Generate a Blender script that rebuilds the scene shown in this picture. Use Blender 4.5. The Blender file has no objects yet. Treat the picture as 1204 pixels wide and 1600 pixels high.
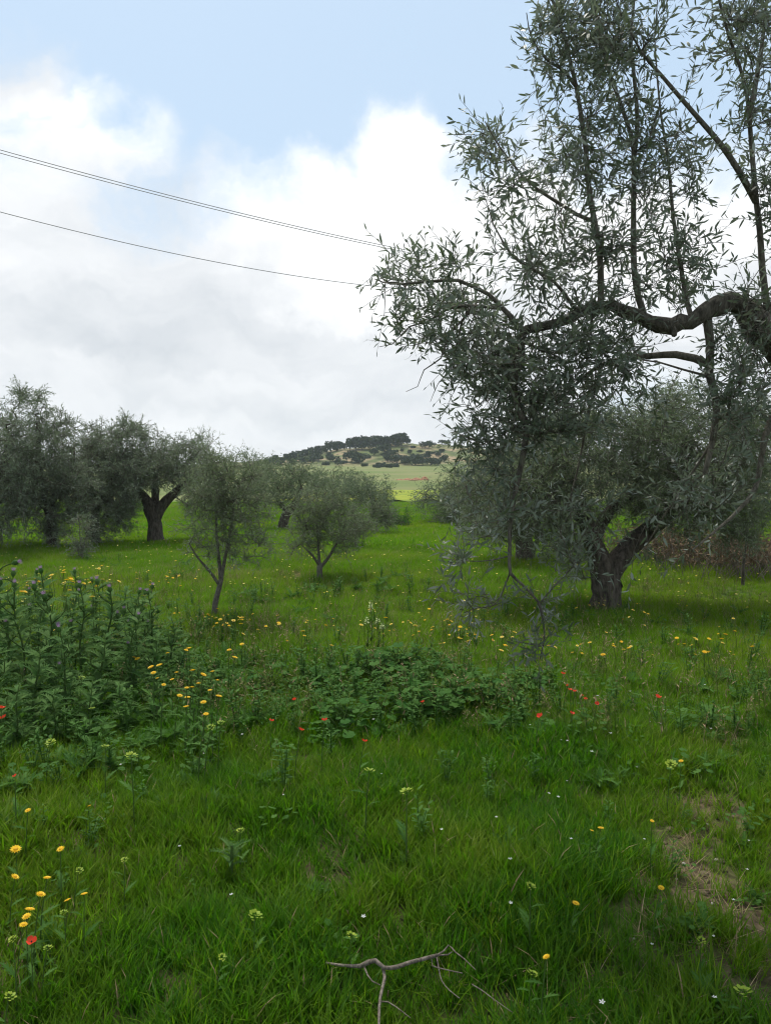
import bpy, math, random
import numpy as np
from mathutils import Vector, Matrix, Euler

rng = np.random.default_rng(11)
random.seed(11)
R = math.radians
scene = bpy.context.scene
COL = scene.collection

# ------------------------------------------------------------------ camera
F, CX, CY = 1204.0, 602.0, 800.0
HORIZON = 740.0
EYE = 1.65
PITCH = math.atan((CY - HORIZON) / F)
cd = bpy.data.cameras.new('camera')
cam = bpy.data.objects.new('camera', cd)
COL.objects.link(cam)
cam.location = (0, 0, EYE)
cam.rotation_euler = (math.pi / 2 - PITCH, 0, 0)
cd.sensor_fit = 'VERTICAL'
cd.sensor_height = 24.0
cd.lens = 24.0 * F / 1600.0
cd.clip_start = 0.05
cd.clip_end = 6000
scene.camera = cam
cP, sP = math.cos(PITCH), math.sin(PITCH)


def ray(px, py):
    a = (px - CX) / F
    b = (CY - py) / F
    return np.array([a, cP + b * sP, -sP + b * cP])


def at(px, py, Y):
    d = ray(px, py)
    return np.array([0, 0, EYE]) + d * (Y / d[1])


def project(p):
    p = np.asarray(p, float)
    x, y, z = p[..., 0], p[..., 1], p[..., 2] - EYE
    depth = y * cP - z * sP
    up = y * sP + z * cP
    return CX + F * x / depth, CY - F * up / depth, depth


# ------------------------------------------------------------------ sky
SUN_ELEV, SUN_AZ = 66.0, -25.0       # the sun stands ahead, to the right, behind thin cloud
SKY_STRENGTH = 0.1
world = bpy.data.worlds.new('World')
scene.world = world
world.use_nodes = True
wt = world.node_tree
wt.nodes.clear()


def wn(t, **k):
    n = wt.nodes.new(t)
    for a, b in k.items():
        setattr(n, a, b)
    return n


def wset(sock, v):
    if isinstance(v, bpy.types.NodeSocket):
        wt.links.new(v, sock)
    else:
        sock.default_value = v


def wmath(op, a, b=None, c=None, clamp=False):
    n = wn('ShaderNodeMath', operation=op, use_clamp=clamp)
    wset(n.inputs[0], a)
    if b is not None:
        wset(n.inputs[1], b)
    if c is not None:
        wset(n.inputs[2], c)
    return n.outputs[0]


def wvec(op, a, b=None, out=0):
    n = wn('ShaderNodeVectorMath', operation=op)
    wset(n.inputs[0], a)
    if b is not None:
        wset(n.inputs[1], b)
    return n.outputs[out]


def wramp(x, a, b, lo=0.0, hi=1.0, smooth=True):
    n = wn('ShaderNodeMapRange')
    n.interpolation_type = 'SMOOTHSTEP' if smooth else 'LINEAR'
    wset(n.inputs['Value'], x)
    n.inputs['From Min'].default_value = a
    n.inputs['From Max'].default_value = b
    n.inputs['To Min'].default_value = lo
    n.inputs['To Max'].default_value = hi
    return n.outputs[0]


def wnoise(vec, scale, detail=6.0, rough=0.55, out='Fac'):
    n = wn('ShaderNodeTexNoise')
    wset(n.inputs['Vector'], vec)
    n.inputs['Scale'].default_value = scale
    n.inputs['Detail'].default_value = detail
    n.inputs['Roughness'].default_value = rough
    return n.outputs[out]


def wmix(fac, a, b):
    n = wn('ShaderNodeMix', data_type='RGBA')
    wset(n.inputs[0], fac)
    wset(n.inputs[6], a)
    wset(n.inputs[7], b)
    return n.outputs[2]


sky = wn('ShaderNodeTexSky', sky_type='NISHITA', sun_disc=False)
sky.sun_elevation = R(SUN_ELEV)
sky.sun_rotation = R(SUN_AZ)
sky.altitude = 50
sky.air_density = 1.0
sky.dust_density = 1.6
sky.ozone_density = 1.2
geo = wn('ShaderNodeTexCoord')
D = wvec('NORMALIZE', geo.outputs['Generated'])
n1 = wnoise(D, 3.2, 5.0, 0.55, 'Color')
warp = wvec('SCALE', wvec('SUBTRACT', n1, (0.5, 0.5, 0.5)))
warp.node.inputs['Scale'].default_value = 0.22
n2 = wnoise(D, 11.0, 6.0, 0.6, 'Color')
warp2 = wvec('SCALE', wvec('SUBTRACT', n2, (0.5, 0.5, 0.5)))
warp2.node.inputs['Scale'].default_value = 0.10
Dw = wvec('ADD', wvec('ADD', D, warp), warp2)


def blob(px, py, rx, ry, w, vec=None):
    """A cloud bank round a direction of the sky: w at its heart, falling to 0."""
    c = ray(px, py)
    c /= np.linalg.norm(c)
    d = wvec('SUBTRACT', vec if vec is not None else Dw, tuple(c))
    s = wvec('MULTIPLY', d, (F / rx, 1.2, F / ry))
    ln = wvec('LENGTH', s, out=1)
    return wmath('MULTIPLY', wmath('SUBTRACT', 1.0, ln), w)


def wmax(lst):
    r = lst[0]
    for x in lst[1:]:
        r = wmath('MAXIMUM', r, x)
    return r


banks = [blob(30, 400, 270, 200, 1.0), blob(130, 235, 150, 80, 0.75), blob(20, 110, 90, 80, 0.7), blob(75, 165, 90, 70, 0.65),
         blob(660, 265, 115, 95, 1.2), blob(610, 360, 230, 100, 1.3), blob(420, 560, 900, 270, 1.6),
         blob(900, 430, 380, 190, 1.2), blob(1150, 470, 420, 250, 1.1), blob(300, 420, 240, 100, 0.7)]
bank = wmax(banks)
# the rest of the sky: broken cloud laid out on a plane high above
sep = wn('ShaderNodeSeparateXYZ')
wset(sep.inputs[0], D)
dz = wmath('ADD', wmath('MAXIMUM', sep.outputs[2], 0.0), 0.18)
comb = wn('ShaderNodeCombineXYZ')
wset(comb.inputs[0], wmath('DIVIDE', sep.outputs[0], dz))
wset(comb.inputs[1], wmath('DIVIDE', sep.outputs[1], dz))
high = wnoise(comb.outputs[0], 0.9, 7.0, 0.55)
blue = wramp(blob(620, 60, 900, 420, 1.0, D), -0.1, 0.35)
broken = wmath('SUBTRACT', wmath('MULTIPLY', wmath('SUBTRACT', high, 0.42), 3.0), wmath('MULTIPLY', blue, 1.4))
lowband = wmath('MULTIPLY', wmath('SUBTRACT', 0.20, sep.outputs[2]), 4.0)
fine = wnoise(wvec('MULTIPLY', Dw, (1.0, 1.0, 1.8)), 9.0, 7.0, 0.58)
dens = wmath('ADD', wmax([bank, broken, lowband]), wmath('MULTIPLY', wmath('SUBTRACT', fine, 0.5), 0.9))
cover = wramp(dens, -0.02, 0.68)
# cloud tone: sun-filled white heads, blue-grey thick parts
whites = wmax([blob(660, 240, 190, 120, 1.2), blob(610, 350, 330, 150, 1.4), blob(640, 440, 230, 80, 1.0), blob(140, 200, 170, 80, 0.9),
               blob(1000, 330, 350, 200, 0.8), blob(60, 250, 150, 100, 0.4)])
greys = wmax([blob(260, 520, 340, 75, 1.5), blob(640, 590, 330, 60, 0.9), blob(60, 480, 250, 60, 0.8)])
soft = wnoise(wvec('MULTIPLY', Dw, (1.0, 1.0, 3.0)), 6.0, 6.0, 0.5)
tone = wmath('ADD', 0.50, wmath('MULTIPLY', wramp(whites, 0.0, 0.7), 0.62))
tone = wmath('SUBTRACT', tone, wmath('MULTIPLY', wramp(greys, 0.0, 1.0), 0.20))
tone = wmath('ADD', tone, wmath('MULTIPLY', wmath('SUBTRACT', soft, 0.5), 1.1), clamp=True)
cloudcol = wmix(tone, (5.2, 5.6, 6.05, 1), (9.2, 9.3, 9.4, 1))
veil = wmix(0.72, wvec('SCALE', sky.outputs[0]), (5.6, 7.15, 8.7, 1))
veil.node.inputs[6].links[0].from_node.inputs['Scale'].default_value = 1.0
col = wmix(cover, veil, cloudcol)
bg = wn('ShaderNodeBackground')
wset(bg.inputs['Color'], col)
bg.inputs['Strength'].default_value = SKY_STRENGTH
wo = wn('ShaderNodeOutputWorld')
wt.links.new(bg.outputs[0], wo.inputs['Surface'])

# ------------------------------------------------------------------ sun, exposure
sd = bpy.data.lights.new('sun', 'SUN')
sd.energy = 3.1
sd.angle = R(17)
sd.color = (1.0, 0.95, 0.87)
sun = bpy.data.objects.new('sun', sd)
COL.objects.link(sun)
az, el = R(SUN_AZ), R(SUN_ELEV)
sdir = Vector((math.sin(az) * math.cos(el), math.cos(az) * math.cos(el), math.sin(el)))
sun.rotation_euler = sdir.to_track_quat('Z', 'Y').to_euler()
sun.location = (0, 0, 50)
vs = scene.view_settings
vs.view_transform = 'Standard'
vs.look = 'None'
vs.gamma = 1.0
vs.use_curve_mapping = False
vs.exposure = 0.3
scene.cycles.filter_width = 1.15
scene.cycles.max_bounces = 8
scene.cycles.diffuse_bounces = 3
scene.cycles.glossy_bounces = 2
scene.cycles.transmission_bounces = 4
scene.cycles.transparent_max_bounces = 8
scene.cycles.volume_bounces = 1
scene.cycles.caustics_reflective = False
scene.cycles.caustics_refractive = False


# ------------------------------------------------------------------ terrain shape
def smooth(a, b, x):
    t = np.clip((x - a) / (b - a), 0, 1)
    return t * t * (3 - 2 * t)


CREST_X = [-400, -160, -65, -43, -26, -11, 4, 19, 34, 64, 120, 400]
CREST_Z = [3.6, 3.8, 4.6, 6.0, 8.4, 10.6, 12.2, 11.6, 10.2, 5.5, 3.6, 3.4]


def gz(x, y):
    x = np.asarray(x, float)
    y = np.asarray(y, float)
    b = np.interp(y, [-30, 0, 25, 45, 62, 80, 100, 150, 200, 400, 700, 3000], [0, 0, 0, -.12, -.3, .0, .75, 2.1, 3.4, 3.0, 0.0, -4.0])
    hill = np.interp(x, CREST_X, CREST_Z) - 3.6
    up = smooth(196, 262, y) * (1 - smooth(275, 380, y))
    b = b + hill * up + up * (0.35 * np.sin(x * .31 + y * .2) + .25 * np.sin(x * .8 - y * .37))
    near = 1 - smooth(40, 90, y)
    b = b + near * (.030 * np.sin(x * 1.3 + .7) * np.cos(y * 1.1) + .018 * np.sin(x * 3.1 + y * 2.3) + .012 * np.sin(y * 5.3 - x * 2.2)
                    + .05 * np.sin(y * .52 + x * .15))
    # the worn dip of the footpath at the right
    b = b - .05 * near * np.exp(-((x - 1.75) ** 2) / .12 - ((y - 2.9) ** 2) / .8)
    return b


def ground(px, py, h=0.0):
    """The point over which a foot (or a head h above the ground) shows at pixel px, py."""
    d = ray(px, py)
    lo, hi = 0.8, 400.0
    for Y in np.concatenate([np.arange(1.0, 40, .02), np.arange(40, 400, .3)]):
        p = np.array([0, 0, EYE]) + d * (Y / d[1])
        if p[2] <= gz(p[0], p[1]) + h:
            return np.array([p[0], p[1], float(gz(p[0], p[1]))])
    return np.array([p[0], p[1], float(gz(p[0], p[1]))])


def foot(px, Y):
    x = (px - CX) / F * Y
    return np.array([x, Y, float(gz(x, Y))])


# ------------------------------------------------------------------ materials
def newmat(name):
    m = bpy.data.materials.new(name)
    m.use_nodes = True
    m.node_tree.nodes.clear()
    return m, m.node_tree


class NT:
    def __init__(s, t):
        s.t = t

    def n(s, typ, **k):
        n = s.t.nodes.new(typ)
        for a, b in k.items():
            setattr(n, a, b)
        return n

    def set(s, sock, v):
        if isinstance(v, bpy.types.NodeSocket):
            s.t.links.new(v, sock)
        else:
            sock.default_value = v

    def mix(s, fac, a, b):
        n = s.n('ShaderNodeMix', data_type='RGBA')
        s.set(n.inputs[0], fac)
        s.set(n.inputs[6], a if isinstance(a, bpy.types.NodeSocket) else (*a, 1))
        s.set(n.inputs[7], b if isinstance(b, bpy.types.NodeSocket) else (*b, 1))
        return n.outputs[2]

    def noise(s, vec, scale, detail=4, rough=.55, out='Fac'):
        n = s.n('ShaderNodeTexNoise')
        if vec is not None:
            s.set(n.inputs['Vector'], vec)
        n.inputs['Scale'].default_value = scale
        n.inputs['Detail'].default_value = detail
        n.inputs['Roughness'].default_value = rough
        return n.outputs[out]

    def ramp(s, x, a, b, lo=0., hi=1.):
        n = s.n('ShaderNodeMapRange', interpolation_type='SMOOTHSTEP')
        s.set(n.inputs['Value'], x)
        for k, v in (('From Min', a), ('From Max', b), ('To Min', lo), ('To Max', hi)):
            n.inputs[k].default_value = v
        return n.outputs[0]

    def math(s, op, a, b, clamp=False):
        n = s.n('ShaderNodeMath', operation=op, use_clamp=clamp)
        s.set(n.inputs[0], a)
        s.set(n.inputs[1], b)
        return n.outputs[0]

    def attr(s, name):
        return s.n('ShaderNodeAttribute', attribute_name=name).outputs['Fac']

    def out(s, sh):
        o = s.n('ShaderNodeOutputMaterial')
        s.t.links.new(sh, o.inputs['Surface'])

    def principled(s, col, rough=.6, spec=.3, bump=None, bstr=.3, bdist=.01):
        p = s.n('ShaderNodeBsdfPrincipled')
        s.set(p.inputs['Base Color'], col if isinstance(col, bpy.types.NodeSocket) else (*col, 1))
        s.set(p.inputs['Roughness'], rough)
        p.inputs['Specular IOR Level'].default_value = spec
        if bump is not None:
            b = s.n('ShaderNodeBump')
            b.inputs['Strength'].default_value = bstr
            b.inputs['Distance'].default_value = bdist
            s.set(b.inputs['Height'], bump)
            s.t.links.new(b.outputs[0], p.inputs['Normal'])
        return p.outputs[0]


def leaf_mat(name, ca, cb, back=None, trans=.25, rough=.5, spec=.3, tcol=None, obj_random=False, pos_scale=None, pos_col=None):
    m, t = newmat(name)
    N = NT(t)
    r = N.attr('rnd')
    if obj_random:
        oi = N.n('ShaderNodeObjectInfo').outputs['Random']
        r = N.math('FRACT', N.math('ADD', r, oi), 0.0)
    c = N.mix(r, ca, cb)
    g = N.n('ShaderNodeNewGeometry')
    if pos_col is not None:
        k = N.ramp(N.noise(g.outputs['Position'], pos_scale, 4, .6), .40, .66)
        c = N.mix(k, c, N.mix(r, pos_col[0], pos_col[1]))
    if back is not None:
        c = N.mix(N.math('MULTIPLY', g.outputs['Backfacing'], .85), c, back)
    sh = N.principled(c, rough, spec)
    tr = N.n('ShaderNodeBsdfTranslucent')
    N.set(tr.inputs['Color'], N.mix(.5, c, tcol if tcol else cb))
    mx = N.n('ShaderNodeMixShader')
    mx.inputs[0].default_value = trans
    t.links.new(sh, mx.inputs[1])
    t.links.new(tr.outputs[0], mx.inputs[2])
    N.out(mx.outputs[0])
    return m


def bark_mat(name, ca, cb, scale=30, lichen=None):
    m, t = newmat(name)
    N = NT(t)
    tc = N.n('ShaderNodeTexCoord').outputs['Object']
    mp = N.n('ShaderNodeMapping')
    t.links.new(tc, mp.inputs[0])
    mp.inputs['Scale'].default_value = (1, 1, .3)
    a = N.noise(mp.outputs[0], scale, 6, .65)
    b = N.noise(tc, scale * .25, 4, .6)
    c = N.mix(N.ramp(a, .3, .7), ca, cb)
    if lichen:
        c = N.mix(N.ramp(b, .55, .72, 0, .7), c, lichen)
    N.out(N.principled(c, .9, .15, a, .9, .02))
    return m


def plain(name, c, rough=.6, spec=.3, var=.25, scale=40):
    m, t = newmat(name)
    N = NT(t)
    tc = N.n('ShaderNodeTexCoord').outputs['Object']
    k = N.noise(tc, scale, 4)
    N.out(N.principled(N.mix(N.ramp(k, .3, .7), tuple(x * (1 - var) for x in c), tuple(x * (1 + var) for x in c)), rough, spec, k, .3, .004))
    return m


M = {}
M['olive_near'] = leaf_mat('olive leaf near', (.056, .080, .052), (.125, .155, .100), (.23, .26, .22), .28, .42, .32, (.15, .21, .06))
M['olive_mid'] = leaf_mat('olive leaf', (.068, .096, .044), (.150, .190, .095), (.22, .25, .18), .28, .5, .25, (.18, .25, .07))
M['olive_left'] = leaf_mat('hazy olive leaf', (.090, .122, .072), (.185, .230, .135), (.25, .28, .22), .30, .5, .3, (.20, .27, .10))  # left crowns' olive leaf, lifted paler and bluer: haze painted into its colour
M['olive_young'] = leaf_mat('young olive leaf', (.078, .112, .050), (.165, .205, .105), (.24, .28, .19), .30, .5, .25, (.20, .27, .08))
M['olive_far'] = leaf_mat('far olive leaf', (.070, .100, .048), (.140, .180, .092), (.20, .23, .16), .25, .6, .25, (.16, .22, .07))
M['pine_far'] = leaf_mat('hill tree leaf', (.024, .042, .026), (.060, .085, .048), None, .05, .8, .1)
M['bark'] = bark_mat('olive bark', (.035, .029, .022), (.135, .112, .088), 26, (.12, .125, .085))
M['bark_near'] = bark_mat('grey olive bark', (.045, .040, .032), (.165, .150, .120), 60, (.13, .14, .09))
M['twig'] = bark_mat('olive twig', (.075, .068, .050), (.19, .175, .14), 80)
M['dead'] = bark_mat('dead wood', (.10, .082, .062), (.27, .23, .185), 70)
M['drygrass'] = leaf_mat('dry straw', (.19, .135, .070), (.36, .28, .16), None, .2, .8, .1)
M['dryreed'] = leaf_mat('dry brush', (.085, .058, .034), (.24, .17, .105), None, .1, .8, .1)
M['grass'] = leaf_mat('lush grass', (.018, .070, .003), (.075, .180, .007), None, .45, .5, .12, (.09, .34, .003), True, .9, ((.075, .130, .005), (.165, .225, .012)))
M['meadow'] = leaf_mat('meadow grass', (.062, .165, .005), (.140, .265, .010), None, .47, .6, .08, (.19, .44, .005), True, .33, ((.115, .200, .007), (.235, .295, .020)))
M['herb'] = leaf_mat('meadow herb', (.035, .100, .014), (.080, .170, .030), (.07, .14, .035), .32, .65, .10, (.10, .27, .015), True)
M['mallow'] = leaf_mat('mallow leaf', (.030, .100, .014), (.068, .155, .026), (.07, .15, .035), .32, .65, .08, (.08, .22, .02), True)
M['thistle'] = leaf_mat('thistle leaf', (.046, .118, .024), (.110, .195, .052), (.13, .21, .08), .28, .65, .08, (.10, .22, .04), True)
M['weed'] = leaf_mat('stalky weed', (.065, .115, .015), (.150, .190, .045), None, .35, .65, .1, (.16, .26, .02), True)
M['stem'] = plain('green stem', (.060, .105, .025), .75, .06)
M['yellow'] = leaf_mat('yellow petal', (.70, .42, .012), (.88, .66, .04), None, .3, .5, .2, (.9, .6, .02), True)
M['yellow_pale'] = leaf_mat('pale yellow petal', (.68, .52, .06), (.82, .70, .20), None, .3, .6, .1, (.8, .65, .1), True)
M['disc'] = plain('orange disc', (.66, .36, .015), .8)
M['red'] = leaf_mat('poppy petal', (.62, .045, .018), (.75, .075, .03), None, .35, .5, .2, (.8, .08, .03), True)
M['black'] = plain('poppy heart', (.02, .018, .02), .8)
M['purple'] = leaf_mat('thistle floret', (.33, .20, .36), (.50, .34, .50), None, .2, .7, .1)
M['lime'] = leaf_mat('spurge head', (.16, .26, .02), (.30, .38, .035), None, .3, .5, .2, (.4, .5, .04), True)
M['cream'] = leaf_mat('pale blossom', (.44, .52, .22), (.62, .68, .36), None, .3, .6, .2)
M['white'] = leaf_mat('white petal', (.68, .68, .62), (.80, .80, .76), None, .3, .6, .2)
M['wire'] = plain('dull aluminium wire', (.24, .24, .25), .5, .4, .05)
M['stone'] = plain('pale limestone', (.42, .38, .32), .9, .2, .25, 14)
M['redearth'] = plain('red earth', (.28, .15, .09), .95, .1, .25, 2)


def ground_mat():
    m, t = newmat('meadow ground')
    N = NT(t)
    pos = N.n('ShaderNodeNewGeometry').outputs['Position']
    sp = N.n('ShaderNodeSeparateXYZ')
    t.links.new(pos, sp.inputs[0])
    X, Y = sp.outputs[0], sp.outputs[1]
    fine = N.noise(pos, 14, 8, .65)
    mid = N.noise(pos, 1.1, 5, .6)
    big = N.noise(pos, .16, 5, .6)
    soil = N.mix(N.ramp(fine, .3, .7), (.050, .038, .022), (.150, .115, .068))
    moss = N.mix(N.ramp(fine, .3, .7), (.030, .055, .010), (.070, .105, .020))
    near = N.mix(N.ramp(mid, .42, .62), moss, soil)
    # turf too far away to tell blades apart
    turf = N.mix(N.ramp(mid, .3, .7), (.075, .150, .006), (.145, .230, .012))
    turf = N.mix(N.ramp(big, .45, .65), turf, (.185, .210, .030))
    c = N.mix(N.ramp(Y, 9, 20), near, turf)
    dry = N.mix(N.ramp(N.noise(pos, .06, 6, .6), .35, .65), (.125, .165, .050), (.190, .195, .080))
    c = N.mix(N.ramp(N.math('ADD', Y, N.math('MULTIPLY', N.math('SUBTRACT', big, .5), 12.)), 42, 56), c, dry)
    # stony hillside with scrub
    h1 = N.noise(pos, .11, 6, .62)
    h2 = N.noise(pos, .45, 5, .6)
    hill = N.mix(N.ramp(h1, .42, .60), (.105, .130, .045), (.290, .220, .130))
    hill = N.mix(N.ramp(h2, .50, .62), hill, (.060, .075, .032))
    c = N.mix(N.ramp(Y, 198, 214), c, hill)
    N.out(N.principled(c, .95, .1, fine, .6, .03))
    return m


M['ground'] = ground_mat()


def crop_mat():
    m, t = newmat('yellow crop')
    N = NT(t)
    pos = N.n('ShaderNodeNewGeometry').outputs['Position']
    mp = N.n('ShaderNodeMapping')
    t.links.new(pos, mp.inputs[0])
    mp.inputs['Scale'].default_value = (.12, 1.0, 1.0)
    k = N.noise(mp.outputs[0], .8, 5, .6)
    N.out(N.principled(N.mix(N.ramp(k, .35, .65), (.16, .22, .03), (.30, .32, .035)), .9, .1, N.noise(pos, 6, 4), .8, .1))
    return m


M['crop'] = crop_mat()


# ------------------------------------------------------------------ mesh helpers
def unit(v):
    v = np.asarray(v, float)
    return v / np.maximum(np.linalg.norm(v, axis=-1, keepdims=True), 1e-9)


class MB:
    """Collects vertices, triangles and quads and builds one mesh."""

    def __init__(s):
        s.V, s.T, s.Q, s.n = [], [], [], 0
        s.Tm, s.Qm, s.Tr, s.Qr = [], [], [], []

    def add(s, V, T=None, Q=None, mat=0, rt=None, rq=None):
        V = np.asarray(V, float).reshape(-1, 3)
        if T is not None and len(T):
            T = np.asarray(T, int).reshape(-1, 3)
            s.T.append(T + s.n)
            s.Tm.append(np.full(len(T), mat))
            s.Tr.append(np.full(len(T), rng.random()) if rt is None else np.asarray(rt, float))
        if Q is not None and len(Q):
            Q = np.asarray(Q, int).reshape(-1, 4)
            s.Q.append(Q + s.n)
            s.Qm.append(np.full(len(Q), mat))
            s.Qr.append(np.full(len(Q), rng.random()) if rq is None else np.asarray(rq, float))
        s.V.append(V)
        s.n += len(V)

    def tube(s, P, r, sides=5, mat=0, cap=True, gnarl=0., phase=0.):
        P = np.asarray(P, float)
        n = len(P)
        r = np.broadcast_to(np.asarray(r, float), (n,))
        Tn = unit(np.gradient(P, axis=0))
        a = np.array([0, 0, 1.]) if abs(Tn[0][2]) < .9 else np.array([1., 0, 0])
        u = unit(np.cross(Tn[0], a))
        th = np.arange(sides) * 2 * np.pi / sides
        rings = []
        for i in range(n):
            u = unit(u - Tn[i] * np.dot(u, Tn[i]))
            w = np.cross(Tn[i], u)
            k = np.ones(sides)
            if gnarl:
                k = (1 + gnarl * .7 * math.sin(i * .9 + phase) * math.cos(i * .37)) + 0 * k
                k = k + gnarl * (.55 * np.sin(3 * th + phase + i * .35) + .4 * np.sin(5 * th - phase * 2 + i * .8) + .35 * np.sin(2 * th + i * .5))
            rings.append(P[i] + (np.cos(th)[:, None] * u + np.sin(th)[:, None] * w) * (r[i] * k)[:, None])
        V = np.concatenate(rings)
        i = np.arange(n - 1)[:, None] * sides
        j = np.arange(sides)[None, :]
        j2 = (j + 1) % sides
        Q = np.stack([i + j, i + j2, i + sides + j2, i + sides + j], -1).reshape(-1, 4)
        T = []
        if cap:
            V = np.concatenate([V, P[-1:] + Tn[-1:] * r[-1] * .5])
            b = (n - 1) * sides
            T = [(b + k, b + (k + 1) % sides, n * sides) for k in range(sides)]
        s.add(V, T, Q, mat)

    def mesh(s, name, mats, smooth=False):
        me = bpy.data.meshes.new(name)
        V = np.concatenate(s.V) if s.V else np.zeros((0, 3))
        T = np.concatenate(s.T) if s.T else np.zeros((0, 3), int)
        Q = np.concatenate(s.Q) if s.Q else np.zeros((0, 4), int)
        me.vertices.add(len(V))
        me.vertices.foreach_set('co', V.astype(np.float32).ravel())
        loops = np.concatenate([T.ravel(), Q.ravel()]).astype(np.int32)
        me.loops.add(len(loops))
        me.loops.foreach_set('vertex_index', loops)
        st = np.concatenate([np.arange(len(T)) * 3, len(T) * 3 + np.arange(len(Q)) * 4]).astype(np.int32)
        me.polygons.add(len(st))
        me.polygons.foreach_set('loop_start', st)
        mi = np.concatenate(s.Tm + s.Qm).astype(np.int32)
        for x in mats:
            me.materials.append(x)
        me.polygons.foreach_set('material_index', mi)
        me.polygons.foreach_set('use_smooth', np.full(len(st), smooth))
        me.update(calc_edges=True)
        at_ = me.attributes.new('rnd', 'FLOAT', 'FACE')
        at_.data.foreach_set('value', np.concatenate(s.Tr + s.Qr).astype(np.float32))
        me.validate()
        return me


def link(name, mesh, parent=None, loc=None, rot=None, scale=None, mw=None):
    o = bpy.data.objects.new(name, mesh)
    COL.objects.link(o)
    if parent is not None:
        o.parent = parent
    if mw is not None:
        o.matrix_basis = mw
    else:
        if loc is not None:
            o.location = loc
        if rot is not None:
            o.rotation_euler = rot
        if scale is not None:
            o.scale = (scale,) * 3 if np.isscalar(scale) else scale
    return o


def tag(o, label, cat, group=None, kind=None):
    if label:
        o['label'] = label
    if cat:
        o['category'] = cat
    if group:
        o['group'] = group
    if kind:
        o['kind'] = kind
    return o


def thing(name, label, cat, loc, group=None, rz=0.):
    o = bpy.data.objects.new(name, None)
    o.empty_display_size = .1
    COL.objects.link(o)
    o.location = loc
    o.rotation_euler = (0, 0, rz)
    return tag(o, label, cat, group)


def copy_tree(o, parent=None):
    c = o.copy()
    COL.objects.link(c)
    if parent is not None:
        c.parent = parent
    for ch in list(o.children):
        copy_tree(ch, c)
    return c


def spline(P, step):
    """Catmull-Rom resampling of a control polyline (any number of columns)."""
    P = np.asarray(P, float)
    if len(P) < 3:
        n = max(2, int(np.linalg.norm(P[-1, :3] - P[0, :3]) / step) + 1)
        t = np.linspace(0, 1, n)[:, None]
        return P[0] * (1 - t) + P[-1] * t
    E = np.concatenate([[2 * P[0] - P[1]], P, [2 * P[-1] - P[-2]]])
    out = []
    for i in range(len(P) - 1):
        a, b, c, d = E[i:i + 4]
        n = max(1, int(np.linalg.norm(c[:3] - b[:3]) / step))
        t = (np.arange(n) / n)[:, None]
        out.append(.5 * (2 * b + (c - a) * t + (2 * a - 5 * b + 4 * c - d) * t ** 2 + (3 * b - a - 3 * c + d) * t ** 3))
    out.append(P[-1:])
    return np.concatenate(out)


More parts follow.
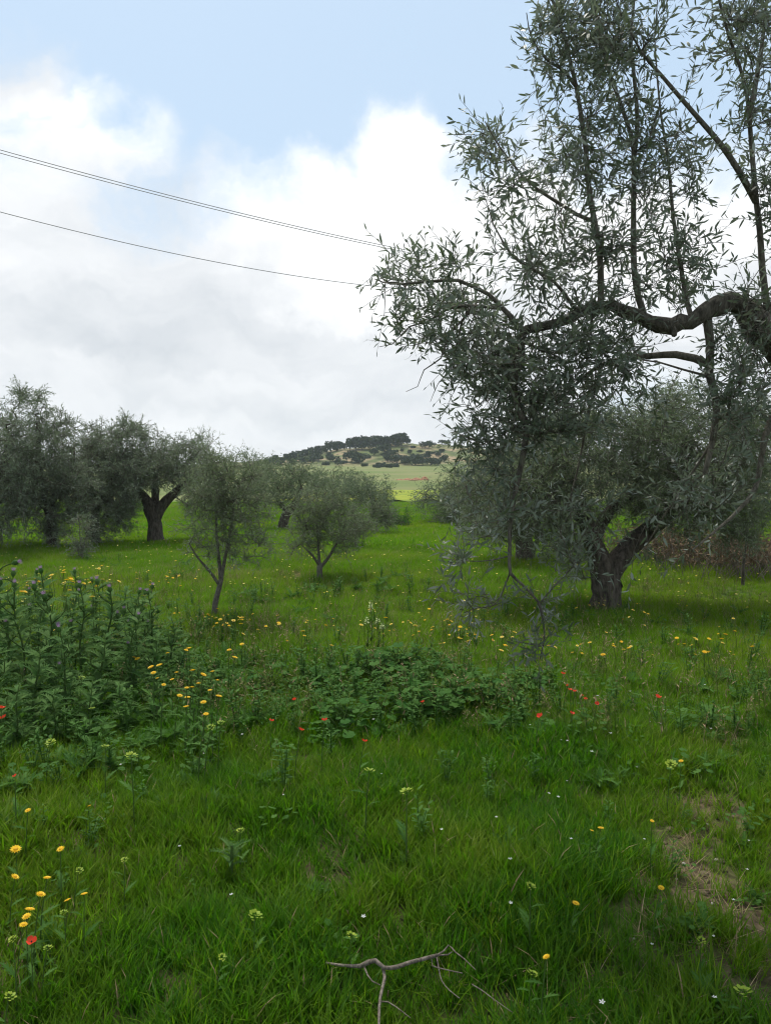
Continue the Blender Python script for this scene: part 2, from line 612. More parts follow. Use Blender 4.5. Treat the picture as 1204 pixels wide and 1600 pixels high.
# ------------------------------------------------------------------ trees
class Tree:
    def __init__(s):
        s.P, s.par, s.r, s.fix = [], [], [], 0

    def line(s, pts, r0, r1, parent=-1, step=.1, wob=.0):
        """A hand-laid stem through pts; parent: -1 starts the trunk, else a point to branch from."""
        Q = spline(pts, step)
        n = len(Q)
        if wob:
            Q[1:-1] += rng.normal(0, wob, (max(n - 2, 0), 3))
        if parent == 'near':
            A = np.array(s.P)
            parent = int(np.argmin(np.linalg.norm(A - Q[0], axis=1)))
        rl = np.interp(np.linspace(0, 1, n), np.linspace(0, 1, len(r0)), r0) if hasattr(r0, '__len__') else np.linspace(r0, r1, n)
        for i in range(n):
            s.P.append(Q[i])
            s.par.append(parent if i == 0 else len(s.P) - 2)
            s.r.append(rl[i] * (1 + (rng.normal(0, .09) if wob else 0.)))
        return len(s.P) - 1

    def grow(s, A, step=.12, up=.15, start=0, jit=.06, zpen=0.):
        A = np.asarray(A, float)
        base = np.array(s.P)
        s.fix = len(base)
        d0 = np.min(np.linalg.norm(A[:, None] - base[None, start:], axis=2), axis=1)
        buf = np.zeros((len(base) + len(A) * 60, 3))
        n = len(base)
        buf[:n] = base
        s.tips = []
        for k in np.argsort(d0):
            a = A[k]
            d = np.linalg.norm(buf[start:n] - a, axis=1)
            if zpen:
                d = d + zpen * np.maximum(buf[start:n, 2] - a[2], 0)
            j = int(np.argmin(d)) + start
            p0 = buf[j]
            L = np.linalg.norm(a - p0)
            if L < step * .5:
                continue
            m = min(max(2, int(L / step)), 40)
            c = p0 + (a - p0) * .5 + np.array([0, 0, up * L]) + rng.normal(0, jit * L, 3)
            t = (np.arange(1, m + 1) / m)[:, None]
            path = (1 - t) ** 2 * p0 + 2 * t * (1 - t) * c + t ** 2 * a
            path[:-1] += rng.normal(0, jit * step * .6, (m - 1, 3))
            for i in range(m):
                s.P.append(path[i])
                s.par.append(j if i == 0 else len(s.P) - 2)
                s.r.append(0)
            buf[n:n + m] = path
            n += m
            s.tips.append(n - 1)

    def finish(s, rtip=.003, power=.44, rmax=1e9):
        n = len(s.P)
        P = np.array(s.P)
        kids = [[] for _ in range(n)]
        cnt = np.zeros(n)
        for i in range(n - 1, -1, -1):
            if not kids[i]:
                cnt[i] = 1
            if s.par[i] >= 0:
                cnt[s.par[i]] += cnt[i]
                kids[s.par[i]].append(i)
        r = np.minimum(rtip * cnt ** power, rmax)
        g = np.array(s.r)
        s.rad = np.where(g > 0, g, r)
        for i in range(n):          # a side branch is never thicker than what bears it
            if s.par[i] >= 0 and g[i] == 0:
                s.rad[i] = min(s.rad[i], s.rad[s.par[i]] * .95)
        s.kids, s.cnt, s.pos = kids, cnt, P
        return s

    def wood(s, origin, rmin=0., gnarl=.0, gn_above=.05, rtrunk=1e9):
        """Tubes for every chain; returns (thick, thin) builders."""
        thick, thin = MB(), MB()
        n = len(s.P)
        done = np.zeros(n, bool)
        roots = [i for i in range(n) if s.par[i] < 0]
        stack = [(i, False) for i in roots]
        while stack:
            i, side = stack.pop()
            ch = [s.par[i]] if side else []
            j = i
            while True:
                ch.append(j)
                done[j] = True
                if not s.kids[j]:
                    break
                ks = sorted(s.kids[j], key=lambda q: -(s.rad[q] * 1000 + s.cnt[q]))
                for q in ks[1:]:
                    stack.append((q, True))
                j = ks[0]
            if len(ch) < 2:
                continue
            rr = s.rad[ch].copy()
            if side:
                rr[0] = min(rr[0], rr[1] * 1.15)
            if rr.max() < rmin:
                continue
            big = rr.max()
            sides = 14 if big > .06 else 8 if big > .025 else 6 if big > .012 else 4 if big > .006 else 3
            b = thick if big > gn_above else thin
            b.tube(s.pos[ch] - origin, rr, sides, 0, True, gnarl if big > gn_above else 0., phase=float(i))
        return thick, thin


def sprigs_of(tr, per_tip, L, spread=.6, droop=.3, upw=.2, keep=None, fromnodes=.5):
    """Leafy shoots: start point, direction, length and droop for each."""
    P, par = tr.pos, np.array(tr.par)
    tips = np.array(tr.tips)
    O, Dn = [], []
    for t in tips:
        chain = [t]
        while len(chain) < 7 and par[chain[-1]] >= tr.fix:
            chain.append(par[chain[-1]])
        d = unit(P[t] - P[par[t]])
        O.append(P[t])
        Dn.append(unit(d + rng.normal(0, spread * .4, 3) + [0, 0, upw]))
        k = rng.poisson(per_tip)
        for _ in range(k):
            q = chain[int(rng.integers(0, len(chain)))] if rng.random() < fromnodes else t
            O.append(P[q] + rng.normal(0, .01, 3))
            Dn.append(unit(d * .5 + rng.normal(0, spread, 3) + [0, 0, upw]))
    O, Dn = np.array(O), np.array(Dn)
    n = len(O)
    return O, Dn, rng.uniform(L[0], L[1], n), rng.uniform(0, droop, n)


def leaves_on(S, spacing, ll, lw, angle=(.5, 1.0), hang=.25):
    """Leaf frames along shoots: base, axis, normal, length, width."""
    O, Dn, L, dr = S
    per = np.maximum(3, (L / spacing).astype(int))
    idx = np.repeat(np.arange(len(O)), per)
    k = np.concatenate([np.arange(p) for p in per])
    t = (k + .6) / per[idx]
    t = np.clip(t + rng.normal(0, .03, len(t)), .02, 1.0)
    g = np.array([0, 0, -1.])
    B = O[idx] + Dn[idx] * (L[idx] * t)[:, None] + g * (dr[idx] * L[idx] * t ** 2)[:, None]
    tang = unit(Dn[idx] + g * (2 * dr[idx] * t)[:, None])
    a = unit(np.cross(tang, rng.normal(0, 1, (len(O), 3))[idx]))
    b = np.cross(tang, a)
    th = k * np.pi / 2 * 1.0 + (k % 2) * np.pi + rng.normal(0, .35, len(k))
    side = a * np.cos(th)[:, None] + b * np.sin(th)[:, None]
    an = rng.uniform(angle[0], angle[1], len(k)) * (1 - .45 * (t > .93))
    X = unit(tang * np.cos(an)[:, None] + side * np.sin(an)[:, None] + g * rng.uniform(-.15, hang, len(k))[:, None])
    Nn = unit(tang * np.sin(an)[:, None] * 1.0 - side * np.cos(an)[:, None] * .6 + rng.normal(0, .35, (len(k), 3)) + [0, 0, .5])
    Nn = unit(Nn - X * np.sum(Nn * X, 1)[:, None])
    l = ll * rng.uniform(.65, 1.2, len(k)) * np.where(t > .85, .75, 1.0)
    return B, X, Nn, l, l * lw * rng.uniform(.8, 1.2, len(k))


def add_leaves(mb, B, X, N, l, w, full=False, mat=0, bend=.12):
    n = len(B)
    Sd = np.cross(N, X)
    lc, wc = l[:, None], w[:, None]
    r = rng.random(n)
    if full:
        V = np.stack([B, B + X * lc * .3 + Sd * wc * .46 + N * lc * .02, B + X * lc * .3 - Sd * wc * .46 + N * lc * .02,
                      B + X * lc * .68 + Sd * wc * .40 - N * lc * bend * .25, B + X * lc * .68 - Sd * wc * .40 - N * lc * bend * .25,
                      B + X * lc - N * lc * bend], 1)
        o = np.arange(n)[:, None] * 6
        T = np.concatenate([o + [0, 2, 1], o + [3, 4, 5]])
        mb.add(V, T, o + [1, 2, 4, 3], mat, np.concatenate([r, r]), r)
    else:
        V = np.stack([B, B + X * lc * .45 + Sd * wc * .5, B + X * lc - N * lc * bend, B + X * lc * .45 - Sd * wc * .5], 1)
        o = np.arange(n)[:, None] * 4
        mb.add(V, None, o + [0, 3, 2, 1], mat, None, r)


def add_shoots(mb, S, r=.0015, mat=0):
    O, Dn, L, dr = S
    n = len(O)
    g = np.array([0, 0, -1.])
    a = unit(np.cross(Dn, rng.normal(0, 1, (n, 3))))
    b = np.cross(Dn, a)
    rings = []
    for t, k in ((0, 1.3), (.5, 1.), (1., .5)):
        c = O + Dn * (L * t)[:, None] + g * (dr * L * t * t)[:, None]
        for th in (0, 2.094, 4.189):
            rings.append(c + (a * math.cos(th) + b * math.sin(th)) * r * k)
    V = np.stack(rings, 1)
    o = np.arange(n)[:, None] * 9
    Q = np.concatenate([o + [i * 3 + j, i * 3 + (j + 1) % 3, i * 3 + 3 + (j + 1) % 3, i * 3 + 3 + j] for i in range(2) for j in range(3)])
    mb.add(V, None, Q, mat, None, np.tile(rng.random(n), 6))


def in_ellipses(E, Y, n, dy, bottom=None):
    """Random points inside crown masses; E: (px, py, rx, ry[, weight[, dY]]) seen at distance Y."""
    w = np.array([e[2] * e[3] * (e[4] if len(e) > 4 else 1.) for e in E])
    pick = rng.choice(len(E), n, p=w / w.sum())
    out = []
    for k in pick:
        e = E[k]
        v = unit(rng.normal(0, 1, 3)) * (rng.random() ** (1 / 2.4))
        yy = Y + (e[5] if len(e) > 5 else 0.) + v[1] * dy
        p = at(e[0] + v[0] * e[2] * Y / yy, e[1] + v[2] * e[3], yy)
        p[2] = max(p[2], gz(p[0], p[1]) + .12)
        out.append(p)
    return np.array(out)


def olive(label, base, Y, stems, E, n, dy, leaf, mat, per_tip=3., spacing=.028, L=(.14, .32), name='olive_tree', group=None, up=.15, droop=.5,
          lw=.2, rtip=.004, gnarl=.0, full=False, shoots=True, plumes=0, barkm='bark', zpen=.3, cat='olive tree', upw=.25, rmin=0.):
    """stems: list of (pixel polyline, r0, r1, depth offsets or None)."""
    o = foot(base, Y)
    tr = Tree()
    for k, (pl, r0, r1, off) in enumerate(stems):
        pts = []
        for i, (a, b) in enumerate(pl):
            d = 0. if off is None else off * i / max(len(pl) - 1, 1)
            p = at(a, b, Y + d)
            if k == 0 and i == 0:
                p = o + [0, 0, -.06]
            pts.append(p)
        tr.line(pts, r0, r1, -1 if k == 0 else 'near', max(.06, Y * .006), .0)
    trunk_n = max(1, int(len(tr.P) * .25))
    A = in_ellipses(E, Y, n, dy)
    if plumes:
        top = [e for e in E if e[1] - e[3] < min(q[1] - q[3] for q in E) + 90]
        PE_ = []
        for _ in range(plumes):
            e = top[int(rng.integers(0, len(top)))]
            u = rng.uniform(-.9, .9)
            PE_.append((e[0] + u * e[2], e[1] - e[3] * math.sqrt(1 - u * u) * .95, rng.uniform(3, 7), rng.uniform(8, 20)))
        A = np.concatenate([A, in_ellipses(PE_, Y, plumes * 7, dy * .25)])
    tr.grow(A, max(.09, Y * .008), up, min(trunk_n, len(tr.P) - 2), .07, zpen)
    tr.finish(rtip)
    thick, thin = tr.wood(o, rmin, gnarl, .045)
    S = sprigs_of(tr, per_tip, L, .65, droop, upw)
    cr = MB()
    B, X, Nn, l, w = leaves_on(S, spacing, leaf, lw)
    add_leaves(cr, B - o, X, Nn, l, w, full, 0)
    if shoots:
        add_shoots(thin, (S[0] - o, S[1], S[2], S[3]), max(.0014, Y * .00016))
    t = thing(name, label, cat, o, group)
    if thick.V:
        link('trunk', thick.mesh('olive_trunk', [M[barkm]], True), t)
    if thin.V:
        link('branches' if thick.V else 'trunk', thin.mesh('olive_branches', [M['twig' if thick.V else barkm]], True), t)['kind'] = 'stuff' if thick.V else 'thing'
    c = link('crown', cr.mesh('olive_crown', [mat]), t)
    return t, len(B)


# ------------------------------------------------------------------ ground sheet
ys = np.concatenate([np.arange(-14, 0, .5), np.arange(0, 14, .14)])
y, st = 14., .16
far = []
while y < 2900:
    far.append(y)
    y += st
    st = min(st * 1.035, 60) if y < 180 or y > 400 else 2.2
ys = np.concatenate([ys, far])
ss = np.linspace(-1, 1, 131)
GX = ss[None, :] * (9 + 1.1 * np.maximum(ys, 0))[:, None]
GY = np.repeat(ys[:, None], len(ss), 1)
GV = np.stack([GX, GY, gz(GX, GY)], -1).reshape(-1, 3)
i = np.arange(len(ys) - 1)[:, None] * len(ss)
j = np.arange(len(ss) - 1)[None, :]
g = MB()
g.add(GV, None, np.stack([i + j, i + j + 1, i + len(ss) + j + 1, i + len(ss) + j], -1).reshape(-1, 4))
tag(link('ground', g.mesh('ground', [M['ground']], True)), 'grassy orchard floor running out to a low hill', None, None, 'structure')

# yellow crop field beyond the olive rows
g = MB()
fx, fy = np.linspace(-7, 5.5, 60), np.linspace(49, 76, 40)
FX, FY = np.meshgrid(fx, fy)
FX = FX + (FY - 58) * .06 + np.sin(FY * .6) * .4
FZ = gz(FX, FY) + .10 + .05 * np.sin(FX * 3) * np.sin(FY * 2.2)
i = np.arange(39)[:, None] * 60
j = np.arange(59)[None, :]
g.add(np.stack([FX, FY, FZ], -1).reshape(-1, 3), None, np.stack([i + j, i + j + 1, i + 61 + j, i + 60 + j], -1).reshape(-1, 4))
tag(link('field', g.mesh('field', [M['crop']], True)), 'bright yellow flowering field beyond the olive rows', None, None, 'structure')


# ------------------------------------------------------------------ air between here and the hill
HZ = MB()
hx, hy0, hy1, hz0, hz1 = 420., -60., 520., -9., 32.
HZ.add([[-hx, hy0, hz0], [hx, hy0, hz0], [hx, hy1, hz0], [-hx, hy1, hz0], [-hx, hy0, hz1], [hx, hy0, hz1], [hx, hy1, hz1], [-hx, hy1, hz1]], None,
       [(0, 3, 2, 1), (4, 5, 6, 7), (0, 1, 5, 4), (1, 2, 6, 5), (2, 3, 7, 6), (3, 0, 4, 7)])
hm, ht_ = newmat('haze')
pv = ht_.nodes.new('ShaderNodeVolumePrincipled')
pv.inputs['Color'].default_value = (.84, .92, 1.0, 1)
pv.inputs['Density'].default_value = .00036
pv.inputs['Anisotropy'].default_value = .2
ht_.links.new(pv.outputs[0], ht_.nodes.new('ShaderNodeOutputMaterial').inputs['Volume'])
tag(link('haze', HZ.mesh('haze', [hm])), 'thin haze between here and the far hill', None, None, 'stuff')

# ------------------------------------------------------------------ hill trees
def far_tree_meshes(kind, seed):
    cr = MB()
    n = 520
    if kind == 'round':
        lob = [(0, 0, 1.9, 1.9, 1.5)] + [(rng.uniform(-1.4, 1.4), rng.uniform(-1.4, 1.4), rng.uniform(1.0, 3.0), rng.uniform(.8, 1.3), rng.uniform(.6, 1.0)) for _ in range(7)]
    elif kind == 'flat':
        lob = [(rng.uniform(-1.9, 1.9), rng.uniform(-1.9, 1.9), rng.uniform(.9, 3.0), rng.uniform(.9, 1.5), rng.uniform(.7, 1.0)) for _ in range(11)]
    else:
        lob = [(rng.uniform(-1.5, 1.5), rng.uniform(-1.5, 1.5), rng.uniform(.5, 1.1), rng.uniform(.7, 1.2), rng.uniform(.5, .8)) for _ in range(7)]
    w = np.array([q[3] ** 2 for q in lob])
    pk = rng.choice(len(lob), n, p=w / w.sum())
    B = []
    for k in pk:
        q = lob[k]
        v = unit(rng.normal(0, 1, 3)) * rng.uniform(.6, 1.05)
        B.append([q[0] + v[0] * q[3], q[1] + v[1] * q[3], max(.15, q[2] + v[2] * q[4])])
    B = np.array(B)
    X = unit(rng.normal(0, 1, (n, 3)) + [0, 0, .4])
    N = unit(np.cross(X, rng.normal(0, 1, (n, 3))))
    add_leaves(cr, B - X * .3, X, N, rng.uniform(.45, .9, n), rng.uniform(.35, .65, n), False, 0)
    tk = MB()
    tk.tube(spline([[0, 0, -.3], [.05, .03, .9], [.12, -.05, 1.9], [.1, .05, 2.8]], .5), np.array([.2, .16, .12, .08, .06, .05, .04, .04, .04])[:len(spline([[0, 0, -.3], [.05, .03, .9], [.12, -.05, 1.9], [.1, .05, 2.8]], .5))], 5)
    for k in range(3):
        a = k * 2.1
        tk.tube([[0, 0, 1.3], [math.cos(a) * .6, math.sin(a) * .6, 2.], [math.cos(a) * 1.2, math.sin(a) * 1.2, 2.5]], [.08, .06, .03], 4)
    return cr.mesh('hill_crown', [M['pine_far']]), tk.mesh('hill_trunk', [M['bark']])


FARM = {k: [far_tree_meshes(k, i) for i in range(3)] for k in ('round', 'flat', 'bush')}


def hill_point(px, py):
    d = ray(px, py)
    prev = None
    for Y in np.arange(120, 290, .5):
        p = np.array([0, 0, EYE]) + d * (Y / d[1])
        if p[2] <= gz(p[0], p[1]):
            return p
    return None


hill_list = []   # px, py of the foot, height in px, kind, label, group
crest = [(418, 728, 14), (428, 726, 16), (438, 726, 13), (449, 723, 16), (459, 722, 18), (468, 720, 17), (479, 717, 17), (488, 714, 16), (497, 712, 17), (508, 709, 15),
         (517, 706, 18), (527, 705, 17), (538, 703, 12), (547, 702, 18), (556, 702, 21), (566, 703, 24), (577, 702, 22), (587, 700, 21), (598, 700, 20), (607, 699, 20),
         (618, 698, 21), (627, 696, 22)]
for q in crest:
    hill_list.append((*q, 'round', 'dark evergreen in the unbroken row along the hill crest', 'evergreens along the hill crest'))
for q in [(655, 692, 7), (664, 700, 12), (674, 698, 11), (690, 694, 8), (697, 695, 9), (637, 693, 7)]:
    hill_list.append((*q, 'flat', 'small dark tree standing apart on the bare right end of the crest', 'lone trees at the right end of the crest'))
slope = [(549, 722, 22), (560, 724, 20), (541, 716, 10), (584, 711, 12), (600, 709, 18), (610, 716, 14), (606, 722, 12), (620, 724, 16), (632, 726, 16), (652, 720, 14), (648, 727, 17),
         (660, 727, 18), (672, 728, 16), (668, 716, 12), (520, 721, 14), (527, 727, 12), (514, 716, 10), (498, 720, 14), (488, 724, 12), (476, 724, 14), (685, 714, 10), (693, 722, 12),
         (640, 709, 7), (628, 706, 6), (684, 727, 12), (457, 727, 12)]
for q in slope:
    hill_list.append((*q, 'flat' if q[2] > 13 else 'round', 'dark tree on the slope of the hill below the crest', 'trees on the hill slope'))
for q in [(570, 729, 5), (590, 731, 6), (596, 730, 8), (604, 731, 7), (618, 730, 6), (575, 716, 5), (634, 717, 5), (690, 706, 5), (645, 700, 4), (536, 725, 6), (676, 709, 4), (655, 707, 4), (508, 727, 6), (616, 707, 5)]:
    hill_list.append((*q, 'bush', 'low dark scrub bush among the trees on the hill', 'scrub bushes on the hill'))
for k, (px, py, hp, kind, lab, grp) in enumerate(hill_list):
    p = hill_point(px, py)
    if p is None:
        continue
    h = hp * p[1] / F
    cm, tm = FARM[kind][k % 3]
    base = {'round': 3.5, 'flat': 3.7, 'bush': 1.7}[kind]
    s = h / base
    t = thing('scrub_bush' if kind == 'bush' else 'hill_tree', lab, 'bush' if kind == 'bush' else 'tree', (p[0], p[1], float(gz(p[0], p[1]))), grp, rng.uniform(0, 6.28))
    s *= .86
    sx = s * rng.uniform(.85, 1.2) * (1.1 if kind == 'flat' else 1.0)
    t.scale = (sx, sx, s)
    link('crown', cm, t)
    if kind != 'bush':
        link('trunk', tm, t)

# heap of red earth in the dry field
g = MB()
for (dx, dy, r, h) in [(0, 0, .8, .35), (-1.2, .2, .7, .25), (1.1, -.3, .6, .5), (-2.2, 0, .6, .15), (-.4, -1.6, .6, .2)]:
    n = 9
    V = [[dx, dy, h]]
    for ring, (rr, hh) in enumerate([(.45, .75), (.8, .35), (1.15, -.1)]):
        for k in range(n):
            a = k * 2 * math.pi / n + ring * .3
            V.append([dx + math.cos(a) * r * rr * rng.uniform(.85, 1.15), dy + math.sin(a) * r * rr, h * hh * rng.uniform(.85, 1.15)])
    T = [(0, 1 + k, 1 + (k + 1) % n) for k in range(n)]
    Q = [(1 + q * n + k, 1 + (q + 1) * n + k, 1 + (q + 1) * n + (k + 1) % n, 1 + q * n + (k + 1) % n) for q in range(2) for k in range(n)]
    g.add(V, T, Q)
p = ground(650, 750)
tag(link('earth_mound', g.mesh('earth_mound', [M['redearth']]), None, p), 'heap of red earth lying in the dry field below the hill', 'earth mound')

# ------------------------------------------------------------------ the olive trees
TOT = 0


def OL(*a, **k):
    global TOT
    t, n = olive(*a, **k)
    TOT += n
    return t


# back row, left to right
far = dict(leaf=.11, mat=M['olive_far'], per_tip=4., spacing=.05, L=(.3, .6), lw=.26, rtip=.008, shoots=False, group='olive trees across the orchard')
OL('far olive tree with a round crown filling the gap behind the tallest trees at left', 30, 30, [([(30, 815), (32, 790), (20, 765)], .2, .09, None), ([(32, 790), (50, 760)], .1, .05, None)],
   [(20, 745, 70, 50), (80, 755, 50, 40), (10, 700, 40, 30)], 170, 1.6, **far)
OL('far olive tree with a domed crown seen between the fork tree and its left neighbour', 170, 32, [([(170, 812), (172, 790), (160, 765)], .2, .09, None), ([(172, 790), (190, 762)], .1, .05, None)],
   [(165, 745, 70, 45), (210, 735, 50, 40), (130, 720, 45, 30)], 170, 1.6, **far)
OL('far olive tree showing above the small round tree, behind its right shoulder', 345, 28, [([(345, 816), (347, 795), (335, 765)], .2, .09, None), ([(347, 795), (365, 765)], .1, .05, None)],
   [(330, 735, 50, 35), (375, 735, 50, 32), (400, 750, 40, 35), (320, 765, 40, 30), (400, 718, 18, 14)], 190, 1.5, **far)
OL('dense olive tree with a pale leaning trunk behind the small round tree at centre', 440, 23, [([(440, 826), (446, 806), (462, 785), (470, 765)], .17, .08, None), ([(448, 800), (430, 775)], .08, .04, None)],
   [(440, 755, 50, 35), (470, 765, 50, 35), (415, 770, 40, 35), (455, 735, 40, 14)], 210, 1.4, **{**far, 'leaf': .095, 'spacing': .042})
OL('broad low olive tree in the back row left of the yellow field', 520, 36, [([(520, 796), (522, 780), (510, 762)], .22, .1, None), ([(522, 780), (540, 762)], .1, .05, None)],
   [(505, 755, 60, 24), (545, 760, 40, 28), (490, 745, 45, 16)], 220, 2.0, **{**far, 'leaf': .12})
OL('grey olive tree at the end of the row, bordering the yellow field', 583, 33, [([(583, 800), (584, 785), (576, 768)], .2, .09, None), ([(584, 785), (598, 768)], .1, .05, None)],
   [(578, 768, 38, 24), (600, 780, 18, 16), (555, 770, 30, 26)], 190, 1.5, **{**far, 'leaf': .12})
OL('dark round olive tree right of the yellow field, half hidden by nearer leaves', 705, 25, [([(705, 820), (704, 795), (694, 770)], .2, .09, None), ([(704, 795), (720, 768)], .1, .05, None)],
   [(690, 785, 42, 36), (665, 775, 20, 18), (720, 770, 40, 36), (700, 810, 40, 16)], 230, 1.3, **{**far, 'leaf': .09, 'spacing': .042})
OL('olive tree deep in the right row, seen only through gaps in the big crown', 1090, 22, [([(1090, 835), (1092, 800), (1080, 765)], .2, .09, None), ([(1092, 800), (1115, 765)], .1, .05, None)],
   [(1080, 760, 90, 50), (1170, 760, 70, 60), (1000, 770, 60, 40)], 230, 1.3, **{**far, 'leaf': .09, 'spacing': .045})

# middle distance, left
mid = dict(leaf=.085, mat=M['olive_left'], per_tip=5.2, spacing=.034, L=(.16, .34), lw=.22, rtip=.006, plumes=8, group='old olive trees on the left')
OL('tall bushy olive tree cut by the left edge with two upright plumes', -25, 15.5, [([(-25, 865), (-22, 830), (-15, 790), (5, 740), (15, 680)], .15, .05, None), ([(-15, 790), (-60, 730)], .1, .05, None), ([(-15, 795), (30, 755)], .08, .04, .5)],
   [(5, 665, 34, 52), (-40, 690, 40, 60), (15, 745, 45, 50), (10, 800, 34, 40, .7), (-45, 780, 40, 50), (30, 630, 8, 12, .5), (20, 700, 30, 60), (-10, 835, 26, 18), (5, 825, 16, 22, .5), (35, 760, 30, 40)], 400, 1.2, **mid)
OL('tallest olive tree of the left group, with a narrow upright top', 78, 16.5, [([(85, 858), (82, 825), (75, 790), (62, 740), (60, 660)], .12, .05, None), ([(75, 790), (110, 740), (115, 700)], .1, .04, .4), ([(78, 800), (50, 770)], .08, .04, -.3)],
   [(62, 650, 20, 36, 1.2), (62, 690, 28, 40), (95, 690, 24, 34), (55, 750, 50, 50), (110, 745, 45, 45), (75, 800, 45, 34), (45, 838, 16, 16, .8), (88, 826, 26, 20, 1.), (115, 680, 10, 20), (130, 790, 30, 30), (80, 720, 45, 50), (30, 770, 30, 45), (120, 760, 40, 45), (85, 840, 30, 10)], 640, 1.3, **mid)
OL('wide olive tree with a ragged top between the tallest tree and the forked trunk', 150, 17.5, [([(150, 850), (148, 820), (150, 790), (140, 745), (140, 700)], .11, .05, None), ([(150, 790), (180, 745), (190, 700)], .1, .04, .3)],
   [(142, 685, 22, 26), (165, 695, 24, 34), (190, 690, 22, 30), (150, 740, 50, 40), (195, 740, 35, 36), (160, 790, 50, 34), (168, 822, 26, 18, 1.), (150, 830, 20, 14, .7), (205, 672, 13, 18), (195, 800, 24, 28, .8), (160, 710, 40, 40), (205, 750, 30, 40), (150, 838, 22, 10)], 560, 1.3, **mid)
OL('old olive tree with a thick dark trunk forking into a Y', 245, 18.0,
   [([(247, 853), (242, 840), (243, 822), (240, 806), (234, 790), (225, 776), (214, 766), (195, 750)], [.205, .165, .155, .16, .125, .10, .08, .045], 0, None), ([(242, 814), (250, 795), (262, 780), (274, 770), (292, 752)], [.14, .13, .11, .09, .05], 0, None), ([(240, 798), (243, 775), (240, 730)], .11, .05, .3)],
   [(240, 720, 34, 30), (265, 712, 26, 34), (215, 730, 34, 34), (290, 730, 32, 36), (245, 744, 50, 18), (195, 765, 28, 24), (310, 760, 24, 26), (204, 800, 14, 24, .8), (300, 795, 18, 24, .5), (252, 690, 12, 14), (225, 690, 10, 14), (318, 705, 12, 18), (295, 700, 12, 10)],
   520, 1.4, gnarl=.12, **mid)
OL('small olive sucker bush growing on the grass below the left olives', 128, 14.2, [([(126, 868), (126, 845), (124, 815)], .014, .008, None), ([(128, 868), (133, 845), (141, 820)], .012, .006, .1), ([(124, 868), (118, 845)], .01, .006, None)],
   [(126, 856, 14, 12), (140, 825, 12, 8, .4), (122, 815, 10, 8, .5)], 50, .2, **{**mid, 'group': None, 'leaf': .06, 'name': 'olive_bush', 'cat': 'bush', 'barkm': 'twig', 'plumes': 0})
OL('second dark trunked olive tree half hidden behind the large one at right', 820, 13.6,
   [([(822, 887), (820, 860), (816, 835), (812, 800), (800, 765)], .19, .09, None), ([(818, 840), (845, 805), (870, 780)], .1, .05, .2), ([(816, 838), (785, 805), (760, 780)], .1, .05, -.2)],
   [(790, 790, 60, 45), (750, 790, 40, 38), (850, 770, 60, 50), (800, 740, 60, 40), (740, 825, 24, 24, .7), (870, 810, 40, 30, .6)], 330, 1.2, **{**mid, 'leaf': .075, 'group': None, 'mat': M['olive_mid']})

# the large olive on the right
OL('large spreading olive tree with a stout twin stemmed trunk at right', 945, 9.4,
   [([(947, 954), (946, 930), (945, 908), (940, 885), (931, 860), (922, 835), (910, 800), (895, 750)], [.22, .175, .165, .135, .10, .09, .07, .045], 0, -.25), ([(946, 912), (953, 894), (968, 872), (992, 845), (1020, 822), (1060, 795), (1110, 772)], [.15, .14, .12, .105, .09, .07, .045], 0, .3),
    ([(925, 845), (950, 800), (990, 770), (1010, 720)], .085, .04, .5), ([(915, 815), (870, 785), (830, 760)], .07, .03, -.4), ([(1020, 822), (1060, 760), (1080, 700)], .07, .03, -.3)],
   [(950, 720, 150, 90), (830, 745, 90, 75), (1080, 710, 120, 90), (1170, 760, 70, 90), (770, 800, 55, 50), (880, 820, 70, 50), (1070, 790, 90, 50), (860, 670, 70, 40), (1040, 650, 60, 46), (940, 660, 70, 30), (1160, 660, 60, 50), (900, 880, 30, 40, .7),
    (1010, 865, 40, 12, .15), (730, 760, 30, 40, .8), (1150, 830, 50, 24, .5), (1060, 615, 34, 24, .7)],
   1600, 1.15, leaf=.066, mat=M['olive_mid'], per_tip=5.2, spacing=.025, L=(.14, .34), lw=.2, rtip=.0042, gnarl=.13, droop=.6, upw=.12, up=.10)

# young trees in the middle
yg = dict(leaf=.06, mat=M['olive_young'], lw=.2, rtip=.0035, plumes=5, group='young olive trees in the grass', barkm='twig')
OL('young olive tree with a slim leaning trunk beside the yellow flowers', 332, 8.6,
   [([(331, 972), (336, 945), (342, 920), (346, 903)], .034, .027, None), ([(343, 915), (328, 893), (308, 870), (296, 850)], .02, .008, -.2), ([(345, 905), (342, 870), (338, 830), (338, 780)], .024, .008, .1), ([(346, 903), (352, 870), (362, 820), (368, 760)], .022, .008, -.1), ([(345, 905), (366, 883), (392, 866), (415, 840)], .02, .007, .2)],
   [(345, 742, 38, 40), (330, 790, 42, 50), (375, 792, 46, 55), (400, 840, 34, 40, .8), (300, 840, 22, 40, .7), (350, 850, 60, 30), (395, 740, 18, 30, .6), (330, 705, 10, 14, .6), (360, 770, 60, 60), (415, 865, 16, 22, .8), (390, 880, 24, 12, .5), (425, 800, 10, 20, .5)],
   340, .55, upw=.5, per_tip=3.6, spacing=.026, L=(.11, .24), **{**yg, 'droop': .3})
